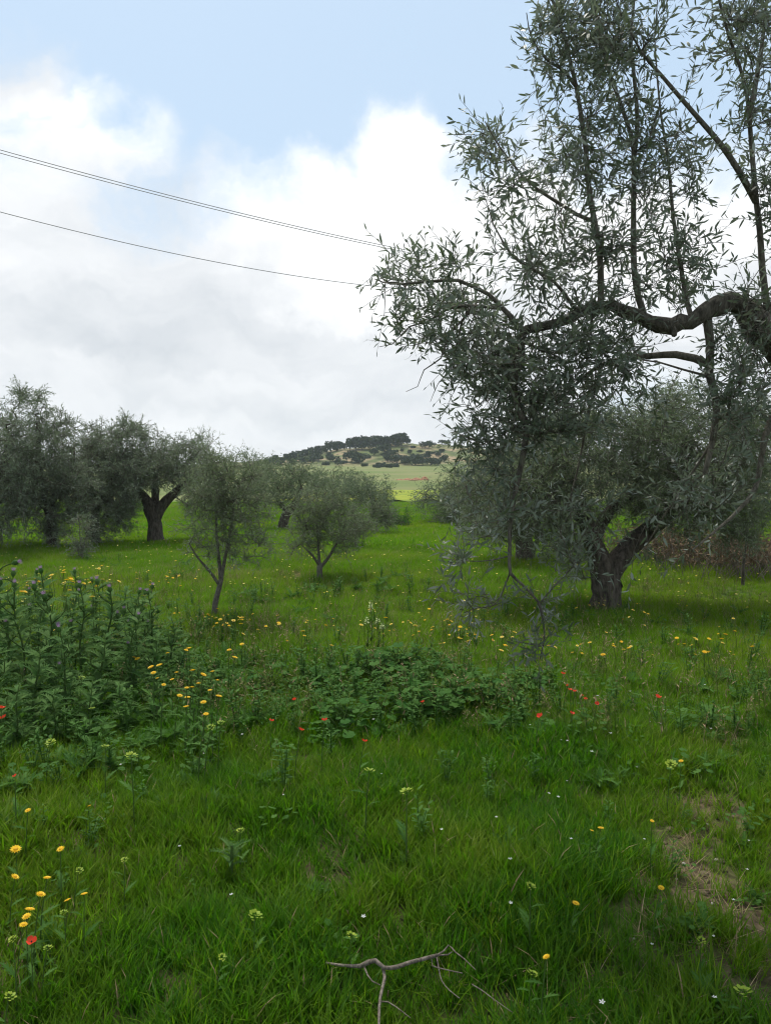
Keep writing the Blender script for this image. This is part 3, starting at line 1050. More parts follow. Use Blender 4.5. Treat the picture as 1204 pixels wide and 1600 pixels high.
OL('young olive tree with a rounded crown and a short pale trunk at centre', 500, 12.0,
   [([(501, 908), (499, 893), (500, 880)], .05, .045, None), ([(500, 885), (488, 868), (470, 850)], .025, .01, -.2), ([(499, 880), (497, 850), (495, 810)], .025, .01, .1), ([(501, 886), (515, 868), (530, 840), (540, 815)], .028, .01, .1)],
   [(500, 805, 40, 40), (520, 825, 42, 42), (478, 830, 34, 36), (552, 835, 18, 30, .8), (465, 855, 22, 14, .7), (505, 850, 40, 22), (490, 778, 20, 16), (455, 845, 10, 8, .5), (510, 800, 55, 36)],
   310, .6, upw=.45, per_tip=3.5, spacing=.03, L=(.11, .24), **{**yg, 'leaf': .068})
OL('thin young olive tree just behind the rounded young one', 556, 16.0, [([(556, 865), (555, 848), (556, 830)], .03, .02, None), ([(556, 845), (568, 830)], .014, .007, None)],
   [(556, 822, 18, 26), (572, 828, 12, 14, .7), (548, 840, 10, 8, .4)], 100, .45, per_tip=3., spacing=.036, L=(.15, .3), **{**yg, 'leaf': .08})
OL('small bushy young olive tree farther back at the end of the young row', 590, 21.0, [([(589, 836), (588, 822), (590, 808)], .035, .02, None), ([(588, 822), (600, 812)], .016, .008, None)],
   [(594, 802, 20, 18), (603, 812, 12, 12, .8), (582, 808, 10, 12, .7)], 110, .6, per_tip=3., spacing=.042, L=(.18, .36), **{**yg, 'leaf': .10})
OL('low dark shrub in the grass right of the small bushy young olive', 622, 24.0, [([(622, 824), (622, 816)], .02, .012, None), ([(624, 824), (630, 815)], .016, .01, None)],
   [(618, 812, 14, 8), (632, 816, 10, 6, .8)], 70, .5, per_tip=4., spacing=.05, L=(.16, .3), **{**yg, 'leaf': .11, 'name': 'shrub', 'cat': 'shrub', 'mat': M['mallow'], 'group': None})
print('olive leaves', TOT)

# ------------------------------------------------------------------ the near olive hanging in from the right
FY0 = 3.2
o = foot(1500, 3.5)
tr = Tree()


def pl(lst, Y=FY0, dY=0.):
    n = len(lst)
    return [at(q[0], q[1], (q[2] if len(q) > 2 else Y + dY * i / max(n - 1, 1))) for i, q in enumerate(lst)]


trunk = [o + [0, 0, -.1], o + [-.02, .0, .35], o + [-.12, -.03, .85], at(1400, 700, 3.45), at(1300, 600, 3.38), at(1240, 560, 3.33), at(1204, 530, 3.3), at(1178, 500, 3.28), at(1162, 478, 3.27)]
tr.line(trunk, [.19, .17, .15, .13, .115, .10, .092, .085, .055], 0, -1, .05, .004)
ntr = len(tr.P)
n_a = len(tr.P)
tr.line(pl([(1178, 502), (1164, 476), (1138, 471), (1108, 484), (1080, 501), (1045, 510), (1012, 502), (985, 489), (956, 477), (930, 480), (905, 488), (878, 502), (858, 508)], 3.28, -.12), .046, .017, 'near', .04, .0045)
tr.line(pl([(858, 508), (838, 512), (822, 515), (812, 528), (814, 553), (806, 580), (801, 600), (806, 622), (811, 642), (822, 669), (815, 720), (802, 780), (796, 830)], 3.16, -.1), .0185, .008, 'near', .035)
tr.line(pl([(796, 830), (796, 852), (795, 880), (797, 896), (815, 913), (828, 926), (840, 940), (847, 965), (850, 995), (843, 1030)], 3.06, -.04), .008, .0022, 'near', .03)
tr.line(pl([(796, 895), (788, 915), (782, 932), (770, 946), (745, 950), (725, 957)], 3.06, -.05), .004, .0018, 'near', .03)
tr.line(pl([(797, 868), (774, 874), (750, 877), (722, 876), (692, 872)], 3.06, .0), .0035, .0015, 'near', .03)
tr.line(pl([(811, 513), (798, 495), (785, 482), (763, 460), (740, 448), (715, 438), (667, 440), (613, 444), (585, 436)], 3.14, -.1), .0115, .002, 'near', .035)
tr.line(pl([(785, 482), (740, 478), (700, 482), (668, 503), (640, 510), (612, 538), (592, 542)], 3.12, -.1), .009, .0013, 'near', .035)
tr.line(pl([(740, 478), (722, 500), (700, 525), (688, 560), (662, 578), (652, 604), (634, 612)], 3.1, -.12), .006, .0011, 'near', .035)
tr.line(pl([(722, 500), (712, 545), (704, 575), (684, 600), (672, 628)], 3.1, .1), .005, .0011, 'near', .035)
# upright shoots
S1 = [(938, 470), (938, 440), (936, 395), (929, 350), (922, 314), (917, 270), (914, 230), (907, 180), (900, 138), (884, 71), (867, 15), (850, -50), (838, -120)]
tr.line(pl(S1, 3.2, .05), .0135, .0042, 'near', .05)
tr.line(pl([(1008, 500), (998, 470), (990, 420), (989, 330), (989, 234), (980, 195), (966, 155), (947, 100), (934, 42), (925, -30), (915, -100)], 3.22, .15), .0135, .004, 'near', .05)
tr.line(pl([(989, 250), (995, 190), (990, 120), (985, 60), (990, 0), (992, -80)], 3.26, .1), .010, .003, 'near', .05)
tr.line(pl([(1080, 500), (1072, 470), (1060, 400), (1050, 330), (1043, 251), (1032, 180), (1026, 120), (1022, 60)], 3.25, .25), .0115, .003, 'near', .05)
tr.line(pl([(1200, 515), (1196, 470), (1190, 420), (1186, 360), (1180, 310), (1174, 240), (1166, 150), (1152, 95), (1139, 60), (1125, 10), (1110, -60)], 3.3, -.1), .015, .0045, 'near', .05)
tr.line(pl([(1180, 315), (1155, 270), (1127, 228), (1093, 188), (1060, 150), (1030, 115), (1000, 80), (980, 40)], 3.25, -.15), .014, .004, 'near', .05)
tr.line(pl([(1170, 180), (1185, 100), (1195, 20), (1200, -60)], 3.22, .1), .011, .004, 'near', .05)
tr.line(pl([(1204, 500), (1230, 420), (1240, 300), (1235, 150), (1225, 0), (1220, -80)], 3.3, .2), .02, .006, 'near', .05)
tr.line(pl([(924, 345), (900, 335), (880, 322), (845, 300), (817, 276), (795, 250), (780, 230), (765, 205), (757, 190)], 3.2, -.15), .010, .0025, 'near', .04)
tr.line(pl([(905, 490), (885, 465), (865, 440), (840, 425), (800, 400), (770, 350)], 3.18, -.1), .010, .003, 'near', .04)
tr.line(pl([(902, 140), (880, 110), (855, 95), (830, 60), (822, 20)], 3.22, -.12), .007, .002, 'near', .04)
# pruned stubs along the limb
for (a, b, c_, d_, rr) in [(958, 477, 953, 466, .012), (1050, 512, 1052, 524, .014)]:
    tr.line(pl([(a, b), ((a + c_) / 2 + 2, (b + d_) / 2), (c_, d_)], 3.2, -.02), rr, rr * .8, 'near', .02)
# hanging stems and the second limb
tr.line(pl([(1103, 488), (1106, 515), (1109, 545), (1107, 583), (1113, 605), (1118, 640), (1112, 690), (1100, 740)], 3.27, -.1), .021, .010, 'near', .04)
tr.line(pl([(1107, 570), (1085, 560), (1055, 554), (1017, 556), (975, 560), (940, 570), (910, 590), (880, 620)], 3.24, .2), .019, .006, 'near', .04)
tr.line(pl([(1106, 588), (1065, 577), (1029, 566), (1000, 562)], 3.22, .1), .006, .003, 'near', .05)
tr.line(pl([(1240, 560), (1220, 620), (1195, 680), (1180, 760), (1150, 800), (1110, 835), (1080, 860)], 3.3, -.2), .02, .003, 'near', .05)
tr.line(pl([(940, 570), (920, 640), (905, 720), (890, 790), (900, 850)], 3.4, .1), .008, .002, 'near', .05)
tr.line(pl([(1112, 690), (1080, 740), (1040, 800), (1010, 850), (985, 880)], 3.2, .1), .006, .002, 'near', .05)
E = [(930, 50, 100, 85, 1.1), (870, 130, 62, 100, .8), (960, 190, 75, 140, 1.), (1045, 230, 60, 130, .8), (885, 290, 60, 95, .8), (757, 235, 32, 52, 1.1), (800, 290, 55, 40, .9), (745, 335, 26, 22, .8), (850, 400, 85, 60, 1.0),
     (985, 400, 90, 80, 1.), (1085, 420, 55, 55, .9), (620, 435, 45, 28, 1.2), (690, 420, 55, 36, 1.1), (655, 500, 60, 45, .8), (720, 500, 75, 55, 1.1), (770, 580, 70, 75, 1.2), (700, 560, 45, 45, .6), (860, 580, 90, 60, 1.5), (940, 560, 80, 48, 1.5),
     (800, 650, 80, 65, 1.6), (770, 560, 90, 70, 1.2), (870, 650, 80, 60, 1.2), (1030, 580, 60, 22, .4), (1160, 570, 60, 70, 1.2), (1185, 210, 34, 170, .9), (1150, 50, 50, 70, 1.), (1200, 60, 40, 90, 1.2), (1195, 420, 20, 70, .4), (960, -60, 120, 60, .6), (1100, -60, 90, 50, .5),
     (750, 720, 50, 60, .6), (790, 790, 65, 55, .7), (1150, 660, 60, 70, 1.0), (1100, 760, 90, 60, .5), (900, 800, 60, 60, .4), (960, 620, 110, 40, .8), (1010, 868, 45, 14, .35), (1085, 860, 30, 14, .25), (720, 810, 30, 50, .6),
     (1260, 300, 60, 250, .5), (1270, 640, 60, 120, .5), (1130, 590, 40, 40, .6)]
A = np.concatenate([in_ellipses(E, FY0, 1060, .42), in_ellipses([(1000, 485, 130, 26), (1160, 500, 55, 45), (900, 500, 60, 25)], 3.08, 42, .12), in_ellipses([(838, 1005, 20, 34), (745, 945, 42, 16), (850, 955, 26, 20, .8), (725, 880, 34, 12, .5), (815, 930, 20, 20, .6), (890, 870, 30, 30, .4)], 3.05, 36, .12)])
tr.grow(A, .05, .08, ntr, .08, .0)
tr.finish(.0017, .44, .02)
thick, thin = tr.wood(o, 0., .07, .03)
S = sprigs_of(tr, 2.9, (.08, .20), .65, .18, .30, fromnodes=.8)
B, X, Nn, l, w = leaves_on(S, .0195, .044, .235, (.45, 1.1), .10)
keepm = (B[:, 2] > gz(B[:, 0], B[:, 1]) + .15) & (B[:, 1] > 1.2)
B, X, Nn, l, w = B[keepm], X[keepm], Nn[keepm], l[keepm], w[keepm]
add_shoots(thin, (S[0] - o, S[1], S[2], S[3]), .0011)
nt = thing('olive_tree', 'nearest olive tree, its grey limb and leafy shoots reaching in from the right edge', 'olive tree', o)
link('trunk', thick.mesh('near_trunk', [M['bark_near']], True), nt)
q = link('branches', thin.mesh('near_branches', [M['twig']], True), nt)
q['kind'] = 'stuff'
# the 300 leaves that show largest, one by one
p0 = np.stack(project(B), 1)
p1 = np.stack(project(B + X * l[:, None]), 1)
vis = (p0[:, 0] > 0) & (p0[:, 0] < 1204) & (p0[:, 1] > 0) & (p0[:, 1] < 1100)
facing = np.abs(np.sum(Nn * unit(B - [0, 0, EYE]), 1))
size = np.hypot(p1[:, 0] - p0[:, 0], p1[:, 1] - p0[:, 1]) * (.3 + facing) * vis
big = np.argsort(-size)[:300]
LEAFM = []
for k in range(5):
    mb = MB()
    add_leaves(mb, np.zeros((1, 3)), np.array([[1., 0, 0]]), np.array([[0, 0, 1.]]), np.array([1.]), np.array([.18 + .015 * k]), True, 0, .06 + .04 * k)
    LEAFM.append(mb.mesh('olive_leaf', [M['olive_near']]))
for c, k in enumerate(big):
    Sd = np.cross(Nn[k], X[k])
    m4 = Matrix(((X[k][0], Sd[0], Nn[k][0], B[k][0] - o[0]), (X[k][1], Sd[1], Nn[k][1], B[k][1] - o[1]), (X[k][2], Sd[2], Nn[k][2], B[k][2] - o[2]), (0, 0, 0, 1))) @ Matrix.Scale(float(l[k]), 4)
    link('leaf', LEAFM[c % 5], nt, mw=m4)
rest = np.ones(len(B), bool)
rest[big] = False
cr = MB()
add_leaves(cr, (B - o)[rest], X[rest], Nn[rest], l[rest], w[rest], True, 0)
q = link('foliage', cr.mesh('near_foliage', [M['olive_near']]), nt)
q['kind'] = 'stuff'
print('near leaves', len(B))

# ------------------------------------------------------------------ power lines
def wire(label, a, b, Ya, Yb, r=.0105):
    p, q = at(*a, Ya), at(*b, Yb)
    d = q - p
    ts = np.linspace(-.9, 1.5, 40)
    sag = .45
    P = np.array([p + d * t + np.array([0, 0, sag * ((t - .5) ** 2 - .25) * 1.6]) for t in ts])
    mb = MB()
    mb.tube(P - p, r, 5)
    tag(link('power_line', mb.mesh('power_line', [M['wire']], True), None, p), label, 'power line', 'power lines crossing the sky')


wire('upper wire of the close pair of power lines crossing the sky', (0, 234), (760, 414), 18, 27)
wire('lower wire of the close pair of power lines crossing the sky', (0, 239), (760, 417), 18.2, 27.2)
wire('single power line running alone below the close pair', (0, 331), (565, 445), 18, 25)


# ------------------------------------------------------------------ small leaf shapes
def lobed_leaf(lobes=6, wmax=.24, droop=.35, mat=0, spread=.08, fold=.25):
    """A deeply cut leaf of length 1 along +X."""
    mb = MB()
    ts = np.linspace(0, 1, lobes + 2)
    zz = lambda t: .25 * t - droop * t * t
    half = lambda t: .018 + .05 * math.sin(math.pi * min(t * .9 + .1, 1))
    V, Q, T = [], [], []
    for t in ts:
        h = half(t) if t < 1 else .0
        V += [[t, h, zz(t) + h * fold], [t, 0, zz(t)], [t, -h, zz(t) + h * fold]]
    for k in range(len(ts) - 1):
        a, b = k * 3, k * 3 + 3
        Q += [(a, a + 1, b + 1, b), (a + 1, a + 2, b + 2, b + 1)]
    nb = len(V)
    for k in range(1, len(ts) - 1):
        t = ts[k]
        wd = wmax * math.sin(math.pi * (t * .75 + .22)) * rng.uniform(.8, 1.15)
        for s in (1, -1):
            h = half(t)
            i0 = len(V)
            V += [[t - .055, s * h * .9, zz(t) + h * fold], [t + .065, s * h * .9, zz(t) + h * fold],
                  [t + .02, s * wd * .6, zz(t) + wd * .6 * fold + rng.uniform(-.02, .02)], [t + .13 + spread, s * wd * rng.uniform(.75, 1.), zz(t) + wd * fold * .6 - .02],
                  [t + .12, s * wd * .55, zz(t) + wd * .5 * fold]]
            f = [(i0, i0 + 2, i0 + 4, i0 + 1)] if s < 0 else [(i0, i0 + 1, i0 + 4, i0 + 2)]
            Q += f
            T += [(i0 + 2, i0 + 3, i0 + 4) if s < 0 else (i0 + 2, i0 + 4, i0 + 3)]
    mb.add(V, T, Q, mat)
    return mb


def round_leaf(mat=0, cup=.18):
    mb = MB()
    n = 11
    V = [[.55, 0, .02]]
    for k in range(n):
        a = -math.pi + .3 + k * (2 * math.pi - .6) / (n - 1)
        r = .5 * (1 + .10 * math.cos(5 * a))
        V.append([.55 + r * math.cos(a), r * math.sin(a), cup * r * (.6 + .4 * math.cos(5 * a)) - .06])
    T = [(0, k, k + 1) for k in range(1, n)]
    mb.add(V, T, None, mat)
    mb.add([[0, .012, 0], [0, -.012, 0], [.55, -.01, .02], [.55, .01, .02]], None, [(0, 1, 2, 3)], mat)
    return mb


def frame(x, up=(0, 0, 1)):
    x = Vector(x).normalized()
    u = Vector(up)
    y = u.cross(x)
    if y.length < 1e-4:
        y = Vector((0, 1, 0))
    y.normalize()
    z = x.cross(y)
    return Matrix(((x.x, y.x, z.x), (x.y, y.y, z.y), (x.z, y.z, z.z))).to_4x4()


def put(mb, src, loc, az, tilt, sc, roll=0.):
    """Adds a copy of a builder's shape, turned and scaled, to another builder."""
    m = Euler((roll, -tilt, az)).to_matrix()
    m = np.array(m) * sc
    for Vs in [np.concatenate(src.V)]:
        V2 = Vs @ m.T + np.asarray(loc)
    T = np.concatenate(src.T) if src.T else None
    Q = np.concatenate(src.Q) if src.Q else None
    mt = int((src.Tm + src.Qm)[0][0])
    mb.add(V2, T, Q, mt)


# ------------------------------------------------------------------ thistles
THL = [lobed_leaf(7, .24, .5, 0, .05, .5).mesh('thistle_leaf', [M['thistle']]) for _ in range(4)]


def flower_head_meshes():
    b = MB()
    P = [[0, 0, -.012], [0, 0, 0], [0, 0, .012], [0, 0, .026], [0, 0, .034]]
    b.tube(P, [.004, .013, .018, .015, .010], 8)
    for k in range(16):
        a = k * 2.4
        z = .004 + (k % 4) * .007
        r = .016
        b.add([[math.cos(a) * r, math.sin(a) * r, z], [math.cos(a + .2) * r, math.sin(a + .2) * r, z + .004], [math.cos(a + .1) * r * 1.9, math.sin(a + .1) * r * 1.9, z + .012]], [(0, 1, 2)])
    f = MB()
    for k in range(34):
        a = k * 2.4
        r = .009 * math.sqrt(k / 34)
        r2 = .024 * math.sqrt(k / 34)
        c, s_ = math.cos(a), math.sin(a)
        f.add([[c * r - s_ * .0016, s_ * r + c * .0016, .032], [c * r + s_ * .0016, s_ * r - c * .0016, .032], [c * r2, s_ * r2, .056 + rng.uniform(-.004, .006)]], [(0, 1, 2)], rt=[rng.random()])
    return b.mesh('thistle_bud', [M['thistle']], True), f.mesh('thistle_florets', [M['purple']])


TH_B, TH_F = flower_head_meshes()


def make_thistle(height, nleaf, nheads, lean):
    t = thing('thistle_plant', 'x', 'thistle', (0, 0, 0), 'thistles in the tall clump at the left')
    st = MB()
    main = spline([[0, 0, -.04], [lean * .2, .02, height * .4], [lean * .6, -.02, height * .75], [lean, .0, height]], .05)
    st.tube(main, np.linspace(.010, .004, len(main)), 6)
    heads = [(main[-1], main[-1] - main[-3])]
    for k in range(nheads + 2):
        i0 = int(len(main) * rng.uniform(.45, .85))
        a = rng.uniform(0, 6.28)
        L = rng.uniform(.07, .18)
        e = main[i0] + np.array([math.cos(a) * L * .6, math.sin(a) * L * .6, L])
        br = spline([main[i0], main[i0] * .5 + e * .5 + [math.cos(a) * .04, math.sin(a) * .04, 0], e], .05)
        st.tube(br, np.linspace(.005, .003, len(br)), 5)
        heads.append((e, br[-1] - br[-2]))
    link('stem', st.mesh('thistle_stem', [M['stem']], True), t)
    for k in range(nleaf):
        f = (k + .5) / nleaf
        hgt = height * (f ** 1.1) * .98
        p = main[min(int(hgt / height * (len(main) - 1)), len(main) - 1)]
        ln = rng.uniform(.12, .20) * (1 - .3 * f) + .03
        a = k * 2.4 + rng.uniform(-.4, .4)
        link('leaf', THL[k % 4], t, p, Euler((rng.uniform(-.3, .3), -rng.uniform(.0, .8), a)), ln)
    for k, (e, d) in enumerate(heads):     # small leaves below each bud
        for q in range(2):
            link('leaf', THL[q], t, e - unit(d) * rng.uniform(.03, .12), Euler((0, -.5, rng.uniform(0, 6.28))), rng.uniform(.08, .14))
    for k, (e, d) in enumerate(heads[:nheads]):
        h = link('flower_head', TH_B, t, e, Vector(d).to_track_quat('Z', 'Y').to_euler())
        link('florets', TH_F, h)
    return t


TH = [make_thistle(.78, 38, 2, .06), make_thistle(.66, 36, 3, -.08), make_thistle(.55, 36, 0, .05), make_thistle(.86, 38, 3, .12)]
th_spots = [  # foot px, distance, prototype, size
    (-40, 5.3, 0, 1.05), (30, 5.5, 3, 1.0), (78, 5.6, 1, 1.15), (125, 5.9, 0, 1.0), (165, 6.1, 1, 1.1), (205, 6.0, 3, .85), (238, 6.3, 0, .85), (268, 6.2, 2, .9), (5, 6.0, 1, 1.15), (60, 6.3, 0, 1.05),
    (110, 6.6, 3, .9), (185, 6.7, 2, 1.1), (-20, 4.7, 2, 1.1), (45, 4.8, 2, 1.0), (100, 5.0, 0, .8), (150, 5.2, 2, 1.0), (195, 5.4, 1, .85), (235, 5.5, 2, .85), (280, 5.7, 2, .7), (-55, 6.5, 3, 1.0),
    (15, 4.4, 2, .72), (75, 4.5, 2, .66), (130, 4.6, 2, .70), (185, 4.8, 2, .62), (240, 5.0, 2, .6), (305, 5.4, 2, .55), (220, 6.6, 1, .9), (150, 7.0, 0, .85), (40, 7.0, 3, .85), (-70, 5.6, 1, 1.1)]
for k, (px, Y, pr, sc) in enumerate(th_spots):
    t = TH[pr] if th_spots[:k] == [] or pr not in [q[2] for q in th_spots[:k]] else copy_tree(TH[pr])
    t.location = foot(px, Y)
    t.rotation_euler = (0, 0, rng.uniform(0, 6.28))
    t.scale = (sc,) * 3
    t['label'] = ('grey green thistle with lobed leaves low at the front of the left clump' if Y < 4.9 else
                  'spiny thistle without flowers in the left clump' if pr == 2 else 'tall grey green thistle with pale purple heads in the left clump')
    t['group'] = 'low thistles fronting the clump' if Y < 4.9 else 'flowerless thistles in the clump' if pr == 2 else 'flowering thistles in the clump'
# the bent thistle at the left edge
t = thing('thistle_plant', 'single thistle bending right above the clump at the left edge', 'thistle', foot(-60, 5.0))
b0 = np.array(t.location)
st = spline([[0, 0, -.03], at(-40, 980, 5.0) - b0, at(-8, 900, 5.0) - b0, at(14, 882, 5.0) - b0, at(21, 880, 5.0) - b0], .05)
mb = MB()
mb.tube(st, np.linspace(.008, .0045, len(st)), 6)
link('stem', mb.mesh('thistle_stem', [M['stem']], True), t)
h = link('flower_head', TH_B, t, st[-1], Vector(st[-1] - st[-2]).to_track_quat('Z', 'Y').to_euler())
link('florets', TH_F, h)
for k in range(8):
    link('leaf', THL[k % 4], t, st[int(len(st) * (.1 + .08 * k))], Euler((0, -.4, k * 2.4)), .2 - .015 * k)
# the pale rosette in the foreground grass
RB = ground(362, 1385)
t = thing('thistle_plant', 'small pale grey thistle rosette sunk in the foreground grass', 'thistle', RB)
for k in range(11):
    link('leaf', THL[k % 4], t, (0, 0, .07 + .008 * k), Euler((rng.uniform(-.2, .2), -rng.uniform(.3, .8), k * 2.4)), rng.uniform(.06, .10))
mb = MB()
mb.tube([[0, 0, -.02], [0, 0, .08], [.002, 0, .16]], [.009, .007, .005], 6)
link('stem', mb.mesh('thistle_stem', [M['stem']], True), t)

# ------------------------------------------------------------------ broad-leaved weeds in the middle
MLM = [round_leaf(0, .12 + .1 * k).mesh('mallow_leaf', [M['mallow']]) for k in range(3)]


def make_mallow(n, h, spread):
    t = thing('mallow_plant', 'x', 'weed', (0, 0, 0))
    st = MB()
    for k in range(n):
        a = k * 2.4 + rng.uniform(-.4, .4)
        r = spread * math.sqrt((k + .5) / n)
        e = np.array([math.cos(a) * r, math.sin(a) * r, h * rng.uniform(.55, 1.) * (1 - .45 * (r / spread) ** 2)])
        p = spline([[0, 0, -.02], [e[0] * .35, e[1] * .35, e[2] * .65], e], .08)
        st.tube(p, np.linspace(.004, .0022, len(p)), 4)
        link('leaf', MLM[k % 3], t, e, Euler((rng.uniform(-.4, .4), rng.uniform(-.1, .45), a + rng.uniform(-.4, .4))), rng.uniform(.045, .085))
    link('stem', st.mesh('mallow_stem', [M['stem']], True), t)
    return t


MA = [make_mallow(24, .27, .20), make_mallow(22, .20, .22), make_mallow(20, .30, .17)]
ma_spots = []
for k in range(44):
    px = rng.normal(610, 125)
    ma_spots.append((px, rng.uniform(4.75, 5.9) + .2 * math.sin(px * .02)))
ma_spots += [(620, 6.0), (640, 6.15), (605, 6.1), (575, 5.9), (590, 5.8), (655, 5.95)]
for k, (px, Y) in enumerate(ma_spots):
    t = MA[k] if k < 3 else copy_tree(MA[k % 3])
    t.location = foot(px, Y)
    t.rotation_euler = (0, 0, rng.uniform(0, 6.28))
    hi = 1.1 if k >= 44 else rng.uniform(.5, .95)
    t.scale = (hi,) * 3
    dom = k >= 44
    t['label'] = 'taller dark round leaved weed in the hump at the middle of the meadow' if dom else 'low round leaved weed in the dark green patch at the middle of the meadow'
    t['group'] = 'tall weeds in the central hump' if dom else 'weeds in the central patch'

# ------------------------------------------------------------------ flowers
def daisy_parts(big=True):
    pe, di, st = MB(), MB(), MB()
    for lay in range(2):
        for k in range(13):
            a = k * 2 * math.pi / 13 + lay * .24
            c, s_ = math.cos(a), math.sin(a)
            up = .2 + .35 * lay
            r0, r1, r2 = .006, .013, .0215 - lay * .006
            wd = .0036
            pe.add([[c * r0, s_ * r0, .0], [c * r1 - s_ * wd, s_ * r1 + c * wd, (r1 - r0) * up], [c * r2, s_ * r2, (r2 - r0) * up - .001], [c * r1 + s_ * wd, s_ * r1 - c * wd, (r1 - r0) * up]],
                   None, [(0, 3, 2, 1)], rq=[rng.random()])
    di.tube([[0, 0, -.002], [0, 0, .002], [0, 0, .005]], [.0075, .0085, .005], 8)
    return pe, di


PE, DI = daisy_parts()
PEM, DIM = PE.mesh('daisy_petals', [M['yellow']]), DI.mesh('daisy_disc', [M['disc']], True)
SMALL_L = lobed_leaf(4, .22, .3)
SMALL_L1 = lobed_leaf(4, .22, .3, 1)


def stem_mesh(h, lean, leaves=5, name='flower_stem', leaf_mat='herb'):
    mb = MB()
    p = spline([[0, 0, -.03], [lean * .3, lean * .1, h * .5], [lean, 0, h]], .04)
    mb.tube(p, np.linspace(.0032, .0018, len(p)), 4)
    for k in range(leaves):
        i0 = int(len(p) * (k + .3) / (leaves + 1))
        put(mb, SMALL_L1, p[i0], rng.uniform(0, 6.28), rng.uniform(.2, .9), rng.uniform(.05, .09))
    return mb, p[-1]


STM = []
for k in range(6):
    mb, e = stem_mesh(1.0 * .3, rng.uniform(-.05, .05), 5)
    STM.append((mb.mesh('daisy_stem', [M['stem'], M['herb']]), e))


def near_daisy(px, py, size, label, group=None, h=.3, tilt=None):
    p = ground(px, py, h)
    sm, e = STM[int(rng.integers(0, 6))]
    s = h / .3
    t = thing('yellow_daisy', label, 'daisy', p, group)
    lx = (px - CX) / F
    link('stem', sm, t, (-e[0] * s, -e[1] * s, 0), None, s)
    real = size * p[1] / F / 2
    hd = link('flower_head', PEM, t, (0, 0, e[2] * s), Euler((rng.uniform(-.35, .45), rng.uniform(-.35, .35), rng.uniform(0, 6))), real / .0215)
    link('disc', DIM, hd)
    return t


corner = [(25, 1330, 19, 'large yellow daisy highest at the left edge of the corner group'), (95, 1327, 14, 'yellow daisy on a long bare stem right of the corner group'), (24, 1373, 15, 'yellow daisy below the highest one at the left edge'),
          (74, 1372, 14, 'small flat yellow daisy between the edge and the long stemmed one'), (64, 1398, 17, 'tilted yellow daisy in the middle of the corner group'), (47, 1421, 18, 'yellow daisy topmost of three stacked above the red poppy'),
          (42, 1436, 16, 'yellow daisy middle of three stacked above the red poppy'), (37, 1450, 15, 'yellow daisy lowest of three stacked above the red poppy'), (132, 1401, 13, 'yellow daisy farthest right in the corner group'),
          (106, 1411, 13, 'yellow daisy just below and left of the farthest right one'), (44, 1267, 11, 'small yellow daisy alone above the corner group'), (140, 1260, 8, 'tiny yellow daisy at the edge of the lush grass'),
          (938, 1294, 12, 'yellow daisy right of a smaller one above the bare patch'), (924, 1301, 8, 'smaller yellow daisy beside the larger one above the bare patch'), (1032, 1389, 12, 'yellow daisy at the left rim of the bare patch'),
          (899, 1415, 14, 'yellow daisy in grass left of the bare patch'), (853, 1496, 14, 'lowest yellow daisy on the right half of the grass'), (1018, 1283, 8, 'small pale yellow daisy at the top of the bare patch'),
          (1063, 1190, 9, 'yellow daisy among spurge heads at the right')]
for (px, py, s, lab) in corner:
    near_daisy(px, py, s, lab, None, rng.uniform(.16, .26))
clump = [(210, 1028), (215, 1030), (262, 1021), (291, 1016), (295, 1013), (358, 1016), (236, 1043), (240, 1052), (246, 1060), (249, 1040), (256, 1071), (276, 1051), (292, 1075), (300, 1074), (310, 1069), (328, 1079), (332, 1050),
         (318, 1055), (281, 1088), (293, 1090), (318, 1098), (342, 1088), (322, 1117), (291, 1106), (269, 1062), (301, 1048), (367, 1028), (340, 1064)]
for (px, py) in clump:
    near_daisy(px, py, rng.uniform(8, 12), 'yellow daisy in the loose cluster right of the thistle clump', 'daisies right of the thistles', rng.uniform(.3, .42))
near_daisy(88, 985, 11, 'single orange yellow daisy showing inside the thistle clump', None, .5)
near_daisy(578, 953, 9, 'yellow daisy beside the pale flower spike at centre', None, .3)

# small daisies farther out: one mesh each
FDM = []
for k in range(5):
    mb = MB()
    hh = .17 + .03 * k
    p = spline([[0, 0, -.03], [.01 * k, .01, hh * .6], [.02, .0, hh]], .1)
    mb.tube(p, .0016, 3, 2)
    tl = Euler((rng.uniform(-.6, .3), rng.uniform(-.4, .4), 0)).to_matrix()
    for src, mi in ((PE, 0), (DI, 1)):
        V = np.concatenate(src.V) * .82 @ np.array(tl).T + p[-1]
        mb.add(V, np.concatenate(src.T) if src.T else None, np.concatenate(src.Q) if src.Q else None, mi)
    FDM.append((mb.mesh('daisy', [M['yellow'] if k < 2 else M['yellow_pale'], M['disc'], M['stem']]), hh))


def patch(n, cx, cy, sx, sy, label, group, s0=.55, s1=1.4, h=None):
    for k in range(n):
        px, py = rng.normal(cx, sx), rng.normal(cy, sy)
        me, hh = FDM[int(rng.integers(0, 5))]
        s = rng.uniform(s0, s1)
        p = ground(px, py, (hh * s) if h is None else h)
        ob = link('yellow_daisy', me, None, (p[0], p[1], p[2] + (0 if h is None else h - hh * s)), Euler((0, 0, rng.uniform(0, 6.28))), s)
        tag(ob, label, 'daisy', group)


